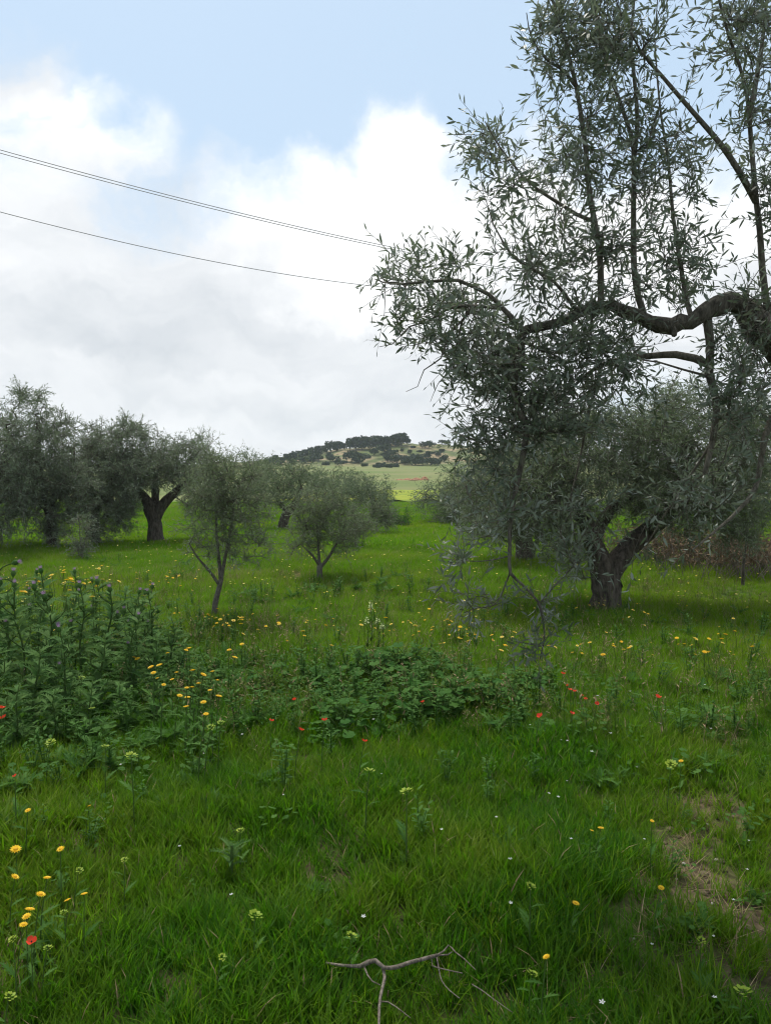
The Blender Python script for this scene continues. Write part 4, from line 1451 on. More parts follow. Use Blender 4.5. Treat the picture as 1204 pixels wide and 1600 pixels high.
patch(30, 105, 908, 32, 10, 'yellow daisy in the drift along the top of the thistle clump', 'daisies above the thistles', 1.2, 1.8, .62)
patch(16, 40, 915, 30, 10, 'yellow daisy in the drift along the top of the thistle clump', 'daisies above the thistles', 1., 1.5, .55)
patch(26, 250, 903, 38, 8, 'yellow daisy in the strip behind the thistle clump', 'daisies behind the thistles')
patch(34, 350, 968, 34, 8, 'yellow daisy in the drift round the foot of the leaning young olive', 'daisies at the young olive')
patch(24, 440, 985, 50, 14, 'yellow daisy scattered in the dry grass at centre', 'daisies in the dry grass')
patch(34, 660, 975, 50, 12, 'yellow daisy in the band across the middle of the meadow', 'daisies across the middle')
patch(24, 760, 995, 40, 12, 'yellow daisy in the band across the middle of the meadow', 'daisies across the middle')
patch(14, 900, 1000, 60, 12, 'yellow daisy in bright grass before the large olive', 'daisies before the large olive')
patch(34, 1110, 1000, 60, 16, 'yellow daisy in bright grass at the right side of the meadow', 'daisies at the right')
patch(14, 960, 950, 60, 8, 'yellow daisy near the foot of the large olive', 'daisies at the large olive')
# farther specks, too many to count
mb = MB()
for k in range(900):
    Y = rng.uniform(8.5, 17)
    x = rng.uniform(-.52, .55) * Y
    if rng.random() > .35 + .65 * (math.sin(x * 1.7 + Y) * math.cos(Y * 1.1 - x * .6) > .1):
        continue
    z = float(gz(x, Y)) + rng.uniform(.08, .25)
    for q in range(1):
        r = .016
        a = rng.uniform(0, 6)
        c = np.array([x, Y, z])
        V = [c + [math.cos(a + w_) * r, math.sin(a + w_) * r, rng.uniform(-.006, .006)] for w_ in (0, 1.26, 2.5, 3.77, 5.0)]
        mb.add(V, [(0, 1, 2), (0, 2, 3), (0, 3, 4)], None, 0, rt=[rng.random()] * 3)
tag(link('far_blossom', mb.mesh('far_blossom', [M['yellow_pale']])), 'specks of yellow blossom sprinkled over the farther meadow', 'blossom', None, 'stuff')

# poppies
pp = MB()
for k in range(4):
    a = k * math.pi / 2
    c, s_ = math.cos(a), math.sin(a)
    V = []
    for (r, w_, z) in ((.002, .002, 0), (.014, .016, .006), (.024, .018, .016), (.029, .009, .022)):
        for sg in (1, -1):
            V.append([c * r - s_ * w_ * sg, s_ * r + c * w_ * sg, z + rng.uniform(-.002, .002)])
    pp.add(V, None, [(0, 2, 3, 1), (2, 4, 5, 3), (4, 6, 7, 5)])
PPM = pp.mesh('poppy_petals', [M['red']], True)
mb = MB()
mb.tube([[0, 0, 0], [0, 0, .006], [0, 0, .010]], [.004, .005, .003], 6)
PHM = mb.mesh('poppy_heart', [M['black']], True)
pop = [(50, 1478, 14, 'single red poppy among the corner daisies'), (3, 1107, 9, 'upper red poppy of two at the left edge'), (5, 1122, 10, 'lower red poppy of two at the left edge'), (24, 1214, 6, 'small red poppy at the front of the thistle clump'),
       (460, 1094, 9, 'uppermost red poppy in the weeds left of centre'), (470, 1141, 8, 'red poppy lowest in the weeds left of centre'), (507, 1127, 8, 'red poppy between the weeds and the lush grass'), (424, 1128, 7, 'faded red poppy left of the weeds'),
       (569, 1160, 8, 'red poppy at the rim of the lush grass at centre'), (660, 1099, 6, 'small red poppy within the round leaved weeds'), (843, 1120, 9, 'red poppy below the hanging olive spray'), (893, 1117, 7, 'red poppy just below the poppy row'),
       (1027, 1090, 9, 'red poppy alone to the right of the poppy row')]
prow = [(879, 1053), (886, 1072), (897, 1081), (908, 1087), (914, 1093), (932, 1100), (890, 1079)]
for (px, py, s, lab) in pop + [(q[0], q[1], rng.uniform(4.5, 6.5), 'red poppy in the row of small poppies right of centre') for q in prow]:
    h = rng.uniform(.2, .3)
    p = ground(px, py, h)
    sm, e = STM[int(rng.integers(0, 6))]
    k = h / .3
    t = thing('red_poppy', lab, 'poppy', p, 'poppies in the row' if 'the row of' in lab else None)
    link('stem', sm, t, (-e[0] * k, -e[1] * k, 0), None, k)
    hd = link('flower_head', PPM, t, (0, 0, e[2] * k), Euler((rng.uniform(.0, .6), rng.uniform(-.3, .3), rng.uniform(0, 6))), s * p[1] / F / 2 / .026)
    link('heart', PHM, hd)

# spurge with lime heads
def cluster_mesh(n, r):
    mb = MB()
    for k in range(n):
        a = k * 2.4
        q = r * math.sqrt((k + .5) / n)
        c = np.array([math.cos(a) * q, math.sin(a) * q, (r * .8 - q * q / r * .6) + rng.uniform(-.004, .004)])
        X = unit(np.array([math.cos(a), math.sin(a), rng.uniform(.2, 1.)]))
        N = unit(np.array([-math.cos(a) * .4, -math.sin(a) * .4, 1.]))
        N = unit(N - X * np.dot(N, X))
        add_leaves(mb, c[None], X[None], N[None], np.array([r * .85]), np.array([r * .75]), True, 0)
    return mb.mesh('spurge_head', [M['lime']])


SPM = [cluster_mesh(16, .028), cluster_mesh(12, .022)]
sp = [(21, 1469, 'lime green spurge at the left edge beside the poppy'), (75, 1480, 'lime green spurge right beside the corner poppy'), (15, 1560, 'lime green spurge lowest in the left corner'), (124, 1360, 'lime green spurge between the long stemmed and farthest right daisies'),
      (100, 1425, 'lime green spurge below the corner daisies'), (398, 1430, 'lime green spurge in the lush grass left of centre'), (376, 1298, 'small lime green spurge high in the lush grass'), (347, 1493, 'lime green spurge low in the lush grass'),
      (195, 1343, 'lone small spurge head in the lush grass at left'), (828, 1385, 'lime green spurge in grass right of centre'), (831, 1522, 'lime green spurge below the lowest daisy'), (577, 1204, 'lime green spurge on the rim of the lush grass at centre'),
      (635, 1236, 'lime green spurge just below the rim of the grass'), (144, 1106, 'lime green spurge inside the front of the thistle clump'), (80, 1160, 'bright spurge head low in the thistle clump'), (165, 1166, 'spurge head right of the bright one in the thistle clump'),
      (128, 1058, 'spurge head high in the thistle clump'), (1048, 1193, 'tall spurge at the right beside a yellow daisy'), (1095, 1468, 'small lime spurge by the worn path'), (548, 1464, 'small spurge head above the fallen branch'), (1160, 1548, 'spurge at the lower right corner'),
      (205, 1180, 'spurge at the seam of thistles and lush grass'), (345, 1128, 'lime spurge in the weeds below the daisy cluster'), (330, 1135, 'second lime spurge in the weeds below the daisy cluster')]
for (px, py, lab) in sp:
    h = rng.uniform(.16, .26) if py > 1250 else rng.uniform(.26, .36)
    p = ground(px, py, h)
    sm, e = STM[int(rng.integers(0, 6))]
    k = h / .3
    t = thing('spurge_plant', lab, 'spurge', p)
    link('stem', sm, t, (-e[0] * k, -e[1] * k, 0), None, k)
    link('flower_head', SPM[int(rng.integers(0, 2))], t, (0, 0, e[2] * k - .012), Euler((rng.uniform(-.2, .4), rng.uniform(-.3, .3), 0)), rng.uniform(.6, .9) * (.65 if py > 1250 else .9))

# pale flower spikes at centre
for (px, top, Y, lab) in [(579, 938, 6.9, 'tall pale flower spike rising from the weeds at centre'), (590, 965, 6.8, 'shorter pale flower spike right of the tall one'), (573, 965, 6.85, 'short pale flower spike left of the tall one'), (597, 974, 6.75, 'lowest pale flower spike in the central group')]:
    b0 = foot(px, Y)
    e = at(px, top, Y) - b0
    t = thing('flower_spike', lab, 'wildflower', b0)
    mb = MB()
    mb.tube(spline([[0, 0, -.03], e * .5 + [.01, 0, 0], e], .06), .003, 4)
    for k in range(6):
        put(mb, SMALL_L, e * (.1 + .1 * k), k * 2.4, .7, .08)
    link('stem', mb.mesh('spike_stem', [M['stem']]), t)
    fl = MB()
    n = 60 if top < 950 else 34
    L = .11 if top < 950 else .06
    f = rng.random(n)
    a = rng.uniform(0, 6.28, n)
    X = np.stack([np.cos(a), np.sin(a), np.full(n, .5)], 1)
    Bp = np.stack([np.cos(a) * .004, np.sin(a) * .004, -f * L], 1) + e
    add_leaves(fl, Bp, unit(X), unit(np.stack([-np.cos(a) * .5, -np.sin(a) * .5, np.ones(n)], 1)), .030 * (.4 + .6 * f), .022 * (.4 + .6 * f), True, 0)
    link('blossom', fl.mesh('spike_blossom', [M['cream']]), t)

# ------------------------------------------------------------------ fallen branch, stones
def zpx(a, b):
    return (400 + a / 3.01, 1200 + b / 3.01)


def gp(lst, h):
    out = []
    for k, (a, b) in enumerate(lst):
        hh = h[k] if hasattr(h, '__len__') else h
        px, py = zpx(a, b)
        d = ray(px, py)
        for Y in np.arange(1.5, 6, .01):
            p = np.array([0, 0, EYE]) + d * (Y / d[1])
            if p[2] <= gz(p[0], p[1]) + hh:
                break
        out.append(p)
    return np.array(out)


MAINB = gp([(330, 915), (400, 928), (490, 932), (530, 912), (560, 905), (600, 938), (660, 936), (720, 915), (790, 896), (850, 880)], [.07, .08, .10, .12, .13, .12, .12, .12, .12, .12])
FBO = np.array([MAINB[4][0], MAINB[4][1], float(gz(MAINB[4][0], MAINB[4][1]))])
t = thing('fallen_branch', 'dead grey olive branch with bare side twigs lying in the foreground grass', 'branch', FBO)
mb = MB()
s_ = spline(MAINB - FBO, .02)
mb.tube(s_, np.interp(np.linspace(0, 1, len(s_)), [0, .2, .4, .5, 1], [.0026, .005, .0085, .0065, .005]), 8, 0, True, .12, 1.)
link('bough', mb.mesh('dead_bough', [M['dead']], True), t)
for (lst, h, r0, r1) in [([(595, 935), (604, 985), (592, 1040), (582, 1090), (578, 1150), (577, 1230)], .11, .0075, .0045), ([(508, 935), (525, 975), (545, 1002), (585, 1022)], .10, .004, .002),
                         ([(848, 885), (856, 930), (872, 1000), (908, 1045), (955, 1082)], .10, .0035, .0018), ([(825, 900), (828, 930), (890, 948), (970, 965)], .11, .003, .002),
                         ([(850, 880), (880, 862), (905, 833), (935, 865), (975, 895), (1032, 950)], .14, .004, .0016), ([(850, 882), (900, 878), (920, 865)], .12, .004, .002), ([(1015, 1018), (1060, 1045), (1120, 1090), (1205, 1150)], .10, .0025, .0014),
                         ([(585, 1098), (620, 1100), (660, 1125), (725, 1175)], .11, .003, .0015)]:
    mb = MB()
    s_ = spline(gp(lst, h) - FBO, .02)
    mb.tube(s_, np.linspace(r0 * .75, r1 * .75, len(s_)), 6)
    link('twig', mb.mesh('dead_twig', [M['dead']], True), t)


def stone_mesh(seed, flat=.6):
    r_ = np.random.default_rng(seed)
    V, T = [], []
    n, m = 8, 5
    for i_ in range(m):
        th = math.pi * (i_ + .5) / m
        for k in range(n):
            a = 2 * math.pi * k / n
            r = 1 + r_.uniform(-.18, .18)
            V.append([math.sin(th) * math.cos(a) * r, math.sin(th) * math.sin(a) * r * .8, math.cos(th) * r * flat])
    V += [[0, 0, flat], [0, 0, -flat]]
    Q = [(i_ * n + k, (i_ + 1) * n + k, (i_ + 1) * n + (k + 1) % n, i_ * n + (k + 1) % n) for i_ in range(m - 1) for k in range(n)]
    T = [(n * m, k, (k + 1) % n) for k in range(n)] + [(n * m + 1, (m - 1) * n + (k + 1) % n, (m - 1) * n + k) for k in range(n)]
    mb = MB()
    mb.add(V, T, Q)
    return mb.mesh('stone', [M['stone']])


STN = [stone_mesh(k) for k in range(4)]
for k, (px, py, s, lab) in enumerate([(1112, 1562, 15, 'pale stone in the grass at the lower right corner'), (1067, 1355, 7, 'pale stone on the upper left of the bare patch'), (1118, 1348, 6, 'small pale stone at the upper right of the bare patch'), (1056, 1379, 5, 'smallest pale stone left on the bare patch'),
                                      (1112, 1418, 6, 'pale stone below the bare patch'), (1092, 1293, 6, 'pale stone above the bare patch'), (603, 868, 7, 'pale stone lying in the far grass behind the young olives'), (990, 1471, 6, 'pale stone in grass left of the worn path'), (989, 1228, 6, 'pale stone in the grass well above the bare patch')]):
    p = ground(px, py)
    link_o = link('stone', STN[k % 4], None, p + [0, 0, .008], Euler((rng.uniform(-.2, .2), 0, rng.uniform(0, 6))), s * p[1] / F / 2)
    tag(link_o, lab, 'stone')

# ------------------------------------------------------------------ dry brush at the right edge
for k, (px, Y, wd, ht, lab) in enumerate([(1190, 11.8, 1.1, .6, 'brown dry brush thicket at the right edge of the meadow'), (1120, 12.6, 1.2, .62, 'brown dry brush thicket left of the one at the right edge'), (1040, 13.6, 1.0, .75, 'dry brush thicket seen right of the twin stemmed trunk'),
                                          (1260, 12.0, 1.2, .7, 'dry brush thicket running out past the right edge')]):
    b0 = foot(px, Y)
    t = thing('dry_bush', lab, 'dry brush', b0)
    tw, lv = MB(), MB()
    for q in range(170):
        x0, y0 = rng.normal(0, wd * .42), rng.normal(0, .28)
        h = ht * rng.uniform(.4, 1.05)
        e = np.array([x0 + rng.normal(0, .28), y0 + rng.normal(0, .18), h])
        p = np.array([[x0, y0, -.03], [(x0 + e[0]) / 2 + rng.normal(0, .06), (y0 + e[1]) / 2, h * .6], e])
        tw.tube(p, [.007, .005, .002], 3)
        n = 9
        f = rng.uniform(.3, 1., n)
        Bq = p[1] * (1 - f)[:, None] + e * f[:, None]
        X = unit(rng.normal(0, 1, (n, 3)) + [0, 0, -.2])
        N = unit(np.cross(X, rng.normal(0, 1, (n, 3))))
        add_leaves(lv, Bq, X, N, rng.uniform(.06, .16, n), rng.uniform(.012, .03, n), False)
    c = link('stems', tw.mesh('dry_stems', [M['dead']]), t)
    c['kind'] = 'stuff'
    c = link('dead_leaves', lv.mesh('dead_leaves', [M['dryreed']]), t)
    c['kind'] = 'stuff'
# dead sapling standing before the brush
b0 = foot(1163, 11.0)
t = thing('dead_sapling', 'thin dead sapling standing before the dry brush at right', 'sapling', b0)
mb = MB()
mb.tube(spline([[0, 0, -.05], [.0, 0, .3], [.03, 0, .7], [.0, .02, 1.2]], .08), np.linspace(.026, .008, len(spline([[0, 0, -.05], [.0, 0, .3], [.03, 0, .7], [.0, .02, 1.2]], .08))), 6)
link('trunk', mb.mesh('sapling_trunk', [M['bark']], True), t)
for k in range(9):
    a = k * 2.4
    z = .45 + .08 * k
    mb = MB()
    mb.tube([[.02, 0, z], [math.cos(a) * .15, math.sin(a) * .15, z + .12], [math.cos(a) * .34, math.sin(a) * .34, z + .2]], [.006, .004, .0015], 4)
    link('twig', mb.mesh('sapling_twig', [M['bark']], True), t)

# ------------------------------------------------------------------ grass and herbs (uncountable cover, scattered)
def tuft(n, rad, h, wd, seg=3, mat=None, lean=.35, dry=.0):
    mb = MB()
    for k in range(n):
        a = rng.uniform(0, 6.28)
        q = rad * math.sqrt(rng.random())
        b0 = np.array([math.cos(a) * q, math.sin(a) * q, -.01])
        d = rng.uniform(0, 6.28)
        ln = h * rng.uniform(.5, 1.1)
        le = lean * rng.uniform(.2, 1.5)
        cv = rng.uniform(.2, 1.2)
        di = np.array([math.cos(d), math.sin(d), 0])
        sd = np.array([-math.sin(d), math.cos(d), 0])
        w = wd * rng.uniform(.7, 1.25)
        V = []
        for i_ in range(seg + 1):
            t_ = i_ / seg
            c = b0 + di * ln * (le * t_ + cv * .3 * t_ ** 2.2) + np.array([0, 0, ln * (t_ - .18 * cv * t_ ** 2.5)])
            if i_ < seg:
                ww = w * (1 - .5 * t_ ** 1.5) * .5
                V += [c + sd * ww, c - sd * ww]
            else:
                V.append(c)
        Q = [(i_ * 2, i_ * 2 + 1, i_ * 2 + 3, i_ * 2 + 2) for i_ in range(seg - 1)]
        T = [(seg * 2 - 2, seg * 2 - 1, seg * 2)]
        m_ = 1 if rng.random() < dry else 0
        r_ = rng.random()
        mb.add(V, T, Q, m_, [r_], [r_] * len(Q))
    return mb


def herb_proto(kind):
    mb = MB()
    if kind == 'lobed':
        src = lobed_leaf(5, .26, .45)
        for k in range(13):
            put(mb, src, (rng.normal(0, .02), rng.normal(0, .02), .0 + .006 * k), k * 2.4 + rng.uniform(-.3, .3), rng.uniform(.15, 1.1), rng.uniform(.10, .20), rng.uniform(-.3, .3))
    elif kind == 'leafy':
        for s_ in range(5):
            a = rng.uniform(0, 6.28)
            h = rng.uniform(.14, .30)
            le = rng.uniform(0, .1)
            p = np.array([[0, 0, 0], [math.cos(a) * le * .4, math.sin(a) * le * .4, h * .5], [math.cos(a) * le, math.sin(a) * le, h]])
            mb.tube(p, .0022, 3)
            n = 12
            f = np.linspace(.1, 1, n)
            Bq = np.array([p[0] * (1 - q) + p[2] * q for q in f])
            aa = np.arange(n) * 2.4
            X = unit(np.stack([np.cos(aa), np.sin(aa), rng.uniform(.1, .8, n)], 1))
            N = unit(np.stack([-np.cos(aa) * .4, -np.sin(aa) * .4, np.ones(n)], 1))
            add_leaves(mb, Bq, X, N, rng.uniform(.03, .065, n), rng.uniform(.012, .022, n), True)
    elif kind == 'stalk':
        for s_ in range(int(rng.integers(4, 8))):
            a = rng.uniform(0, 6.28)
            h = rng.uniform(.16, .40)
            le = rng.uniform(.02, .16)
            x0 = rng.normal(0, .05, 2)
            p = np.array([[x0[0], x0[1], 0], [x0[0] + math.cos(a) * le * .35, x0[1] + math.sin(a) * le * .35, h * .55], [x0[0] + math.cos(a) * le, x0[1] + math.sin(a) * le, h]])
            dry = rng.random() < .2
            mb.tube(p, [.0022, .0018, .001], 3, 1 if dry else 0)
            n = 9
            f = np.concatenate([np.linspace(.1, .8, 5), rng.uniform(.86, 1.02, 4)])
            Bq = np.array([p[0] * (1 - q) + p[2] * q for q in f])
            aa = np.arange(n) * 2.4 + a
            X = unit(np.stack([np.cos(aa), np.sin(aa), rng.uniform(.3, 1.3, n)], 1))
            N = unit(np.stack([-np.cos(aa) * .4, -np.sin(aa) * .4, np.ones(n)], 1))
            ll = np.where(f > .85, .018, rng.uniform(.03, .06, n))
            add_leaves(mb, Bq, X, N, ll, ll * np.where(f > .85, .6, .25), False, 1 if dry else 0)
    elif kind == 'round':
        src = round_leaf(0, .15)
        for k in range(12):
            a = k * 2.4
            r = .1 * math.sqrt(k / 12)
            put(mb, src, (math.cos(a) * r, math.sin(a) * r, rng.uniform(.04, .16)), a, rng.uniform(-.4, .4), rng.uniform(.03, .055), rng.uniform(-.4, .4))
    return mb


def scatter(name, label, protos, P, sc, mats_ok=True):
    """One object: points with instances of the shapes in protos, turned and scaled."""
    pc = bpy.data.collections.new(name + '_shapes')
    for k, me in enumerate(protos):
        pc.objects.link(bpy.data.objects.new(name + '_shape', me))
    n = len(P)
    me = bpy.data.meshes.new(name)
    me.vertices.add(n)
    me.vertices.foreach_set('co', np.asarray(P, np.float32).ravel())
    a = me.attributes.new('turn', 'FLOAT_VECTOR', 'POINT')
    a.data.foreach_set('vector', np.stack([rng.normal(0, .10, n), rng.normal(0, .10, n), rng.uniform(0, 6.28, n)], 1).astype(np.float32).ravel())
    a = me.attributes.new('size', 'FLOAT', 'POINT')
    a.data.foreach_set('value', np.asarray(sc, np.float32))
    a = me.attributes.new('pick', 'INT', 'POINT')
    a.data.foreach_set('value', rng.integers(0, len(protos), n).astype(np.int32))
    ng = bpy.data.node_groups.new(name + '_scatter', 'GeometryNodeTree')
    ng.interface.new_socket('Geometry', in_out='INPUT', socket_type='NodeSocketGeometry')
    ng.interface.new_socket('Geometry', in_out='OUTPUT', socket_type='NodeSocketGeometry')
    gi, go = ng.nodes.new('NodeGroupInput'), ng.nodes.new('NodeGroupOutput')
    ci = ng.nodes.new('GeometryNodeCollectionInfo')
    ci.inputs['Collection'].default_value = pc
    ci.inputs['Separate Children'].default_value = True
    ci.inputs['Reset Children'].default_value = True
    ip = ng.nodes.new('GeometryNodeInstanceOnPoints')
    ip.inputs['Pick Instance'].default_value = True

    def na(nm, ty):
        q = ng.nodes.new('GeometryNodeInputNamedAttribute')
        q.data_type = ty
        q.inputs['Name'].default_value = nm
        return [s for s in q.outputs if s.enabled and s.name == 'Attribute'][0]
    L = ng.links.new
    L(gi.outputs[0], ip.inputs['Points'])
    L(ci.outputs[0], ip.inputs['Instance'])
    L(na('pick', 'INT'), ip.inputs['Instance Index'])
    L(na('turn', 'FLOAT_VECTOR'), ip.inputs['Rotation'])
    L(na('size', 'FLOAT'), ip.inputs['Scale'])
    L(ip.outputs[0], go.inputs[0])
    ob = link(name, me)
    md = ob.modifiers.new('scatter', 'NODES')
    md.node_group = ng
    tag(ob, label, name.replace('_', ' '), None, 'stuff')
    return ob


def spots(y0, y1, dens, marg=1.0):
    """Random ground points in the wedge the camera (and a step beside it) sees."""
    n = int(((y1 * y1 - y0 * y0) * .52 + 2 * marg * (y1 - y0)) * dens)
    yy = np.sqrt(rng.uniform(0, 1, n * 2) * ((y1 + 2) ** 2 - (y0 + 2) ** 2) + (y0 + 2) ** 2) - 2
    xx = rng.uniform(-1, 1, n * 2) * (.52 * yy + marg)
    return xx[:n], yy[:n]


def fbm(x, y, s, seed):
    r_ = np.random.default_rng(seed)
    v = 0
    for k in range(5):
        a = r_.uniform(0, 6.28, 3)
        f = s * (1.6 ** k)
        v = v + (np.sin(x * f * math.cos(a[0]) + y * f * math.sin(a[0]) + a[1]) * np.cos(y * f * math.cos(a[0] + .6) - x * f * math.sin(a[0] + .6) + a[2])) / (1.35 ** k)
    return v / 2


def bare(x, y):
    """How worn the ground is: the trodden patch and thin spots."""
    px, py, _ = project(np.stack([x, y, gz(x, y)], -1))
    e = lambda a, b, rx, ry: np.clip(1.25 - np.hypot((px - a) / rx, (py - b) / ry), 0, 1)
    v = np.maximum.reduce([e(1095, 1385, 110, 70), e(1180, 1450, 90, 60), e(1200, 1540, 80, 80), e(1060, 1325, 80, 45) * .9, e(1110, 1265, 90, 50) * .75, e(1140, 1160, 70, 30) * .6, e(960, 1540, 90, 40) * .5, e(1080, 1500, 110, 60) * .6, e(520, 1395, 60, 34) * .7, e(530, 1350, 40, 22) * .7, e(610, 1365, 40, 18) * .5, e(790, 1570, 130, 50) * .45, e(1000, 1430, 80, 30) * .5,
                           e(15, 1520, 60, 70) * .7, e(985, 1500, 70, 40) * .5])
    return v * (.75 + .35 * np.sin(x * 23 + np.sin(y * 17) * 2) * np.cos(y * 21 - x * 9))


# near lush grass
x, y = spots(1.3, 7.2, 760)
lush = 1 - smooth(4.5, 5.4, y + .25 * fbm(x, y, .9, 3))
keep = rng.random(len(x)) > np.clip(bare(x, y) * 1.25, 0, .985)
keep &= rng.random(len(x)) < (.35 + .65 * lush)
x, y = x[keep], y[keep]
hv = .6 * fbm(x, y, 1.3, 5) + .6 * fbm(x, y, 5.0, 6)
sc = (.78 + .36 * hv) * (1 - .45 * np.clip(bare(x, y), 0, 1)) * rng.uniform(.8, 1.2, len(x))
sc = np.clip(sc, .3, 1.5)
PG = [tuft(22, .04, .15, .0052, 3, None, .45, .012).mesh('grass_tuft', [M['grass'], M['drygrass']]) for _ in range(7)]
PG += [tuft(9, .045, .14, .0095, 3, None, .6, .0).mesh('grass_tuft', [M['grass'], M['drygrass']]) for _ in range(3)] + [tuft(16, .05, .16, .004, 3, None, .5, .03).mesh('grass_tuft', [M['meadow'], M['drygrass']]) for _ in range(2)]
scatter('lush_grass', 'long lush green grass filling the foreground', PG, np.stack([x, y, gz(x, y)], 1), sc)
# dry blades on the worn ground
x, y = spots(1.4, 7, 260)
keep = (rng.random(len(x)) < bare(x, y) * .8)
x, y = x[keep], y[keep]
PD = [tuft(9, .05, .09, .003, 2, None, 1.2, 1.).mesh('dry_tuft', [M['drygrass'], M['drygrass']]) for _ in range(4)] + [tuft(8, .05, .06, .004, 2, None, .8, .0).mesh('short_tuft', [M['meadow'], M['drygrass']]) for _ in range(3)]
scatter('dry_grass', 'short dry grass and straw on the worn bare patches', PD, np.stack([x, y, gz(x, y)], 1), rng.uniform(.6, 1.2, len(x)))
# crumbs and small stones on the bare soil
x, y = spots(1.5, 7, 520)
keep = rng.random(len(x)) < np.clip(bare(x, y), 0, 1) * .8
x, y = x[keep], y[keep]
M['soil'] = plain('soil crumb', (.13, .10, .065), .95, .1, .4, 30)
CR = []
for k in range(3):
    mb = STN[k].copy()
    mb.materials.clear()
    mb.materials.append(M['soil'])
    CR.append(mb)
scatter('soil_crumbs', 'crumbs of soil and grit on the worn bare patches', CR, np.stack([x, y, gz(x, y) + .002], 1), rng.gamma(2., .0035, len(x)) + .002)
# meadow grass, middle distance
x, y = spots(5.0, 17, 190)
keep = rng.random(len(x)) < smooth(4.2, 5.6, y)
x, y = x[keep], y[keep]
sc = np.clip(.85 + .4 * fbm(x, y, .7, 8), .35, 1.5)
dryp = np.maximum.reduce([np.exp(-((x + .8) / 1.0) ** 2 - ((y - 7.9) / .5) ** 2), np.exp(-((x + 2.9) / 1.3) ** 2 - ((y - 12.6) / .9) ** 2), np.exp(-((x - 1.0) / .8) ** 2 - ((y - 8.0) / .35) ** 2), np.exp(-((x + 1.6) / .9) ** 2 - ((y - 14.2) / .8) ** 2)])
keep = rng.random(len(x)) > dryp * .75
x, y, sc = x[keep], y[keep], sc[keep]
PM = [tuft(34, .085, .17, .0055, 2, None, .4, .10).mesh('meadow_tuft', [M['meadow'], M['drygrass']]) for _ in range(7)]
scatter('meadow_grass', 'mixed green and straw coloured meadow grass', PM, np.stack([x, y, gz(x, y)], 1), sc)
x, y = spots(6.5, 16, 60)
dryp = np.maximum.reduce([np.exp(-((x + .8) / 1.0) ** 2 - ((y - 7.9) / .5) ** 2), np.exp(-((x + 2.9) / 1.3) ** 2 - ((y - 12.6) / .9) ** 2), np.exp(-((x - 1.0) / .8) ** 2 - ((y - 8.0) / .35) ** 2), np.exp(-((x + 1.6) / .9) ** 2 - ((y - 14.2) / .8) ** 2)])
keep = rng.random(len(x)) < dryp + .04
x, y = x[keep], y[keep]
scatter('straw', 'straw coloured dry grass in patches of the meadow', [tuft(22, .09, .15, .005, 2, None, .6, .8).mesh('straw_tuft', [M['meadow'], M['drygrass']]) for _ in range(4)], np.stack([x, y, gz(x, y)], 1), rng.uniform(.6, 1.1, len(x)))
# far grass
x, y = spots(16, 48, 30, 2.)
PF = [tuft(50, .26, .18, .016, 2, None, .4, .06).mesh('far_tuft', [M['meadow'], M['drygrass']]) for _ in range(5)]
scatter('far_grass', 'green grass between the farther olive trees', PF, np.stack([x, y, gz(x, y)], 1), np.clip(.8 + .4 * fbm(x, y, .3, 9), .3, 1.4))
# leafy herbs in the weedy belt and thinly elsewhere
x, y = spots(3.2, 9.5, 95)
px, py, _ = project(np.stack([x, y, gz(x, y)], -1))
zone = lambda a, b, rx, ry: np.clip(1.3 - np.hypot((px - a) / rx, (py - b) / ry), 0, 1)
zl, zc, zr = zone(120, 1090, 270, 130), zone(590, 1100, 230, 60), zone(1000, 1110, 260, 70)
keep = rng.random(len(x)) < np.clip(zl * .9 + zc * .8 + zr * .22 * (1 + fbm(x, y, 1.6, 12)) + .05 * (py > 960), 0, 1)
x, y = x[keep], y[keep]
PH = [herb_proto(k).mesh('herb', [M['herb']]) for k in ('lobed', 'lobed', 'leafy', 'leafy', 'leafy', 'round')]
scatter('meadow_herbs', 'mixed leafy green herbs of the weedy belt', PH, np.stack([x, y, gz(x, y)], 1), rng.uniform(.55, 1.0, len(x)))
# thin stalky weeds and seed heads standing over the belt
x, y = spots(3.6, 12, 60)
px, py, _ = project(np.stack([x, y, gz(x, y)], -1))
za, zb, zd = zone(330, 1090, 150, 120), zone(1000, 1110, 300, 110), zone(600, 1060, 330, 110)
keep = rng.random(len(x)) < np.clip((za * .8 + zb * .5 + zd * .55) * (.6 + .6 * fbm(x, y, 1.4, 21)) + .10 * (y > 5.0), 0, 1) * (y > 4.2 + .3 * np.sin(x * 2))
x, y = x[keep], y[keep]
PS = [herb_proto('stalk').mesh('weed', [M['weed'], M['drygrass']]) for _ in range(7)]
scatter('tall_weeds', 'thin stalky weeds with seed heads over the meadow', PS, np.stack([x, y, gz(x, y)], 1), rng.uniform(.55, 1.05, len(x)))
# dark herb tufts scattered through the meadow
x, y = spots(7.0, 16, 12)
keep = rng.random(len(x)) < np.clip(fbm(x, y, .8, 31) - .15, 0, 1) * 1.2
x, y = x[keep], y[keep]
scatter('meadow_clumps', 'dark green herb tufts in the farther meadow', PH, np.stack([x, y, gz(x, y)], 1), rng.uniform(.6, 1.1, len(x)))
# low herbs in the foreground lawn
x, y = spots(1.5, 5.0, 14)
x, y = x[:], y[:]
keep = rng.random(len(x)) < .15 + .85 * (np.abs(x) > 1.0)
x, y = x[keep], y[keep]
PL = [herb_proto(k).mesh('low_herb', [M['herb']]) for k in ('lobed', 'lobed', 'round', 'leafy')]
scatter('lawn_herbs', 'low broad leaved herbs mixed into the foreground grass', PL, np.stack([x, y, gz(x, y)], 1), rng.uniform(.35, .62, len(x)))
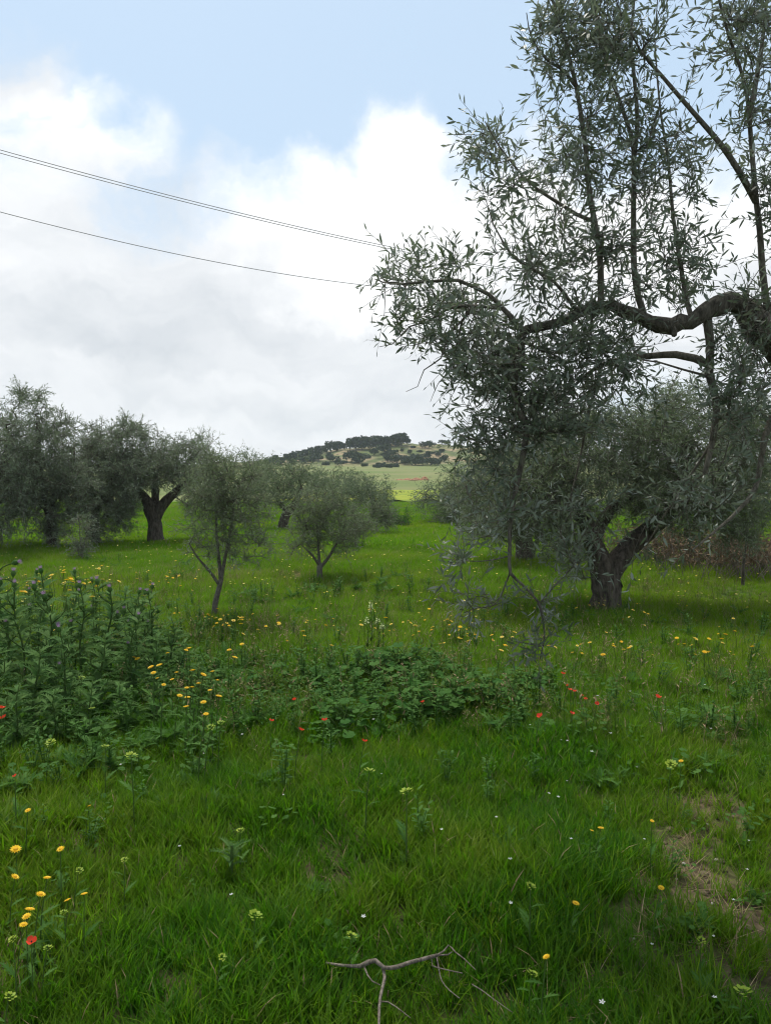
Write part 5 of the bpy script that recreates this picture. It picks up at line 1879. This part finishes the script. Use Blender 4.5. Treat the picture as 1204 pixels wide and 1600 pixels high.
# tiny white flowers
wf = MB()
for k in range(5):
    a = k * 1.257
    wf.add([[0, 0, .09], [math.cos(a - .4) * .005, math.sin(a - .4) * .005, .092], [math.cos(a) * .008, math.sin(a) * .008, .093], [math.cos(a + .4) * .005, math.sin(a + .4) * .005, .092]], None, [(0, 1, 2, 3)])
x, y = spots(1.6, 5.6, 6)
keep = rng.random(len(x)) < .25 + .75 * (x > .35)
x, y = x[keep], y[keep]
scatter('white_blossom', 'tiny white flowers dotted through the foreground grass', [wf.mesh('white_flower', [M['white']])], np.stack([x, y, gz(x, y) + .03], 1), rng.uniform(.7, 1.3, len(x)))

# ------------------------------------------------------------------ labels of look-alikes, by their place along their row
ORD = ('leftmost second third fourth fifth sixth seventh eighth ninth tenth eleventh twelfth thirteenth fourteenth fifteenth sixteenth seventeenth eighteenth nineteenth twentieth '
       'twenty-first twenty-second twenty-third twenty-fourth twenty-fifth twenty-sixth twenty-seventh twenty-eighth').split()
for grp, lab in (('flowering thistles in the clump', 'tall purple headed thistle in the left clump'), ('flowerless thistles in the clump', 'spiny thistle without flowers in the left clump'),
                 ('low thistles fronting the clump', 'low lobed thistle at the front of the left clump'), ('evergreens along the hill crest', 'dark evergreen in the row on the hill crest'),
                 ('trees on the hill slope', 'dark tree on the hill slope below the crest'), ('lone trees at the right end of the crest', 'small tree on the bare right end of the crest'),
                 ('scrub bushes on the hill', 'low scrub bush among the hill trees'), ('poppies in the row', 'red poppy in the small row right of centre'), ('tall weeds in the central hump', 'taller dark weed in the central hump'),
                 ('daisies at the large olive', 'yellow daisy near the foot of the large olive'), ('daisies before the large olive', 'yellow daisy in bright grass before the large olive'),
                 ('daisies behind the thistles', 'yellow daisy in the strip behind the thistle clump'), ('daisies right of the thistles', 'yellow daisy in the cluster right of the thistles')):
    mem = [q for q in bpy.data.objects if q.get('group') == grp and q.get('category')]
    mem.sort(key=lambda q: q.location[0] / max(q.location[1], .1))
    for k, q in enumerate(mem):
        if len(mem) <= len(ORD):
            q['label'] = lab + ', ' + (ORD[k] if k == 0 else ORD[k] + ' from the left')
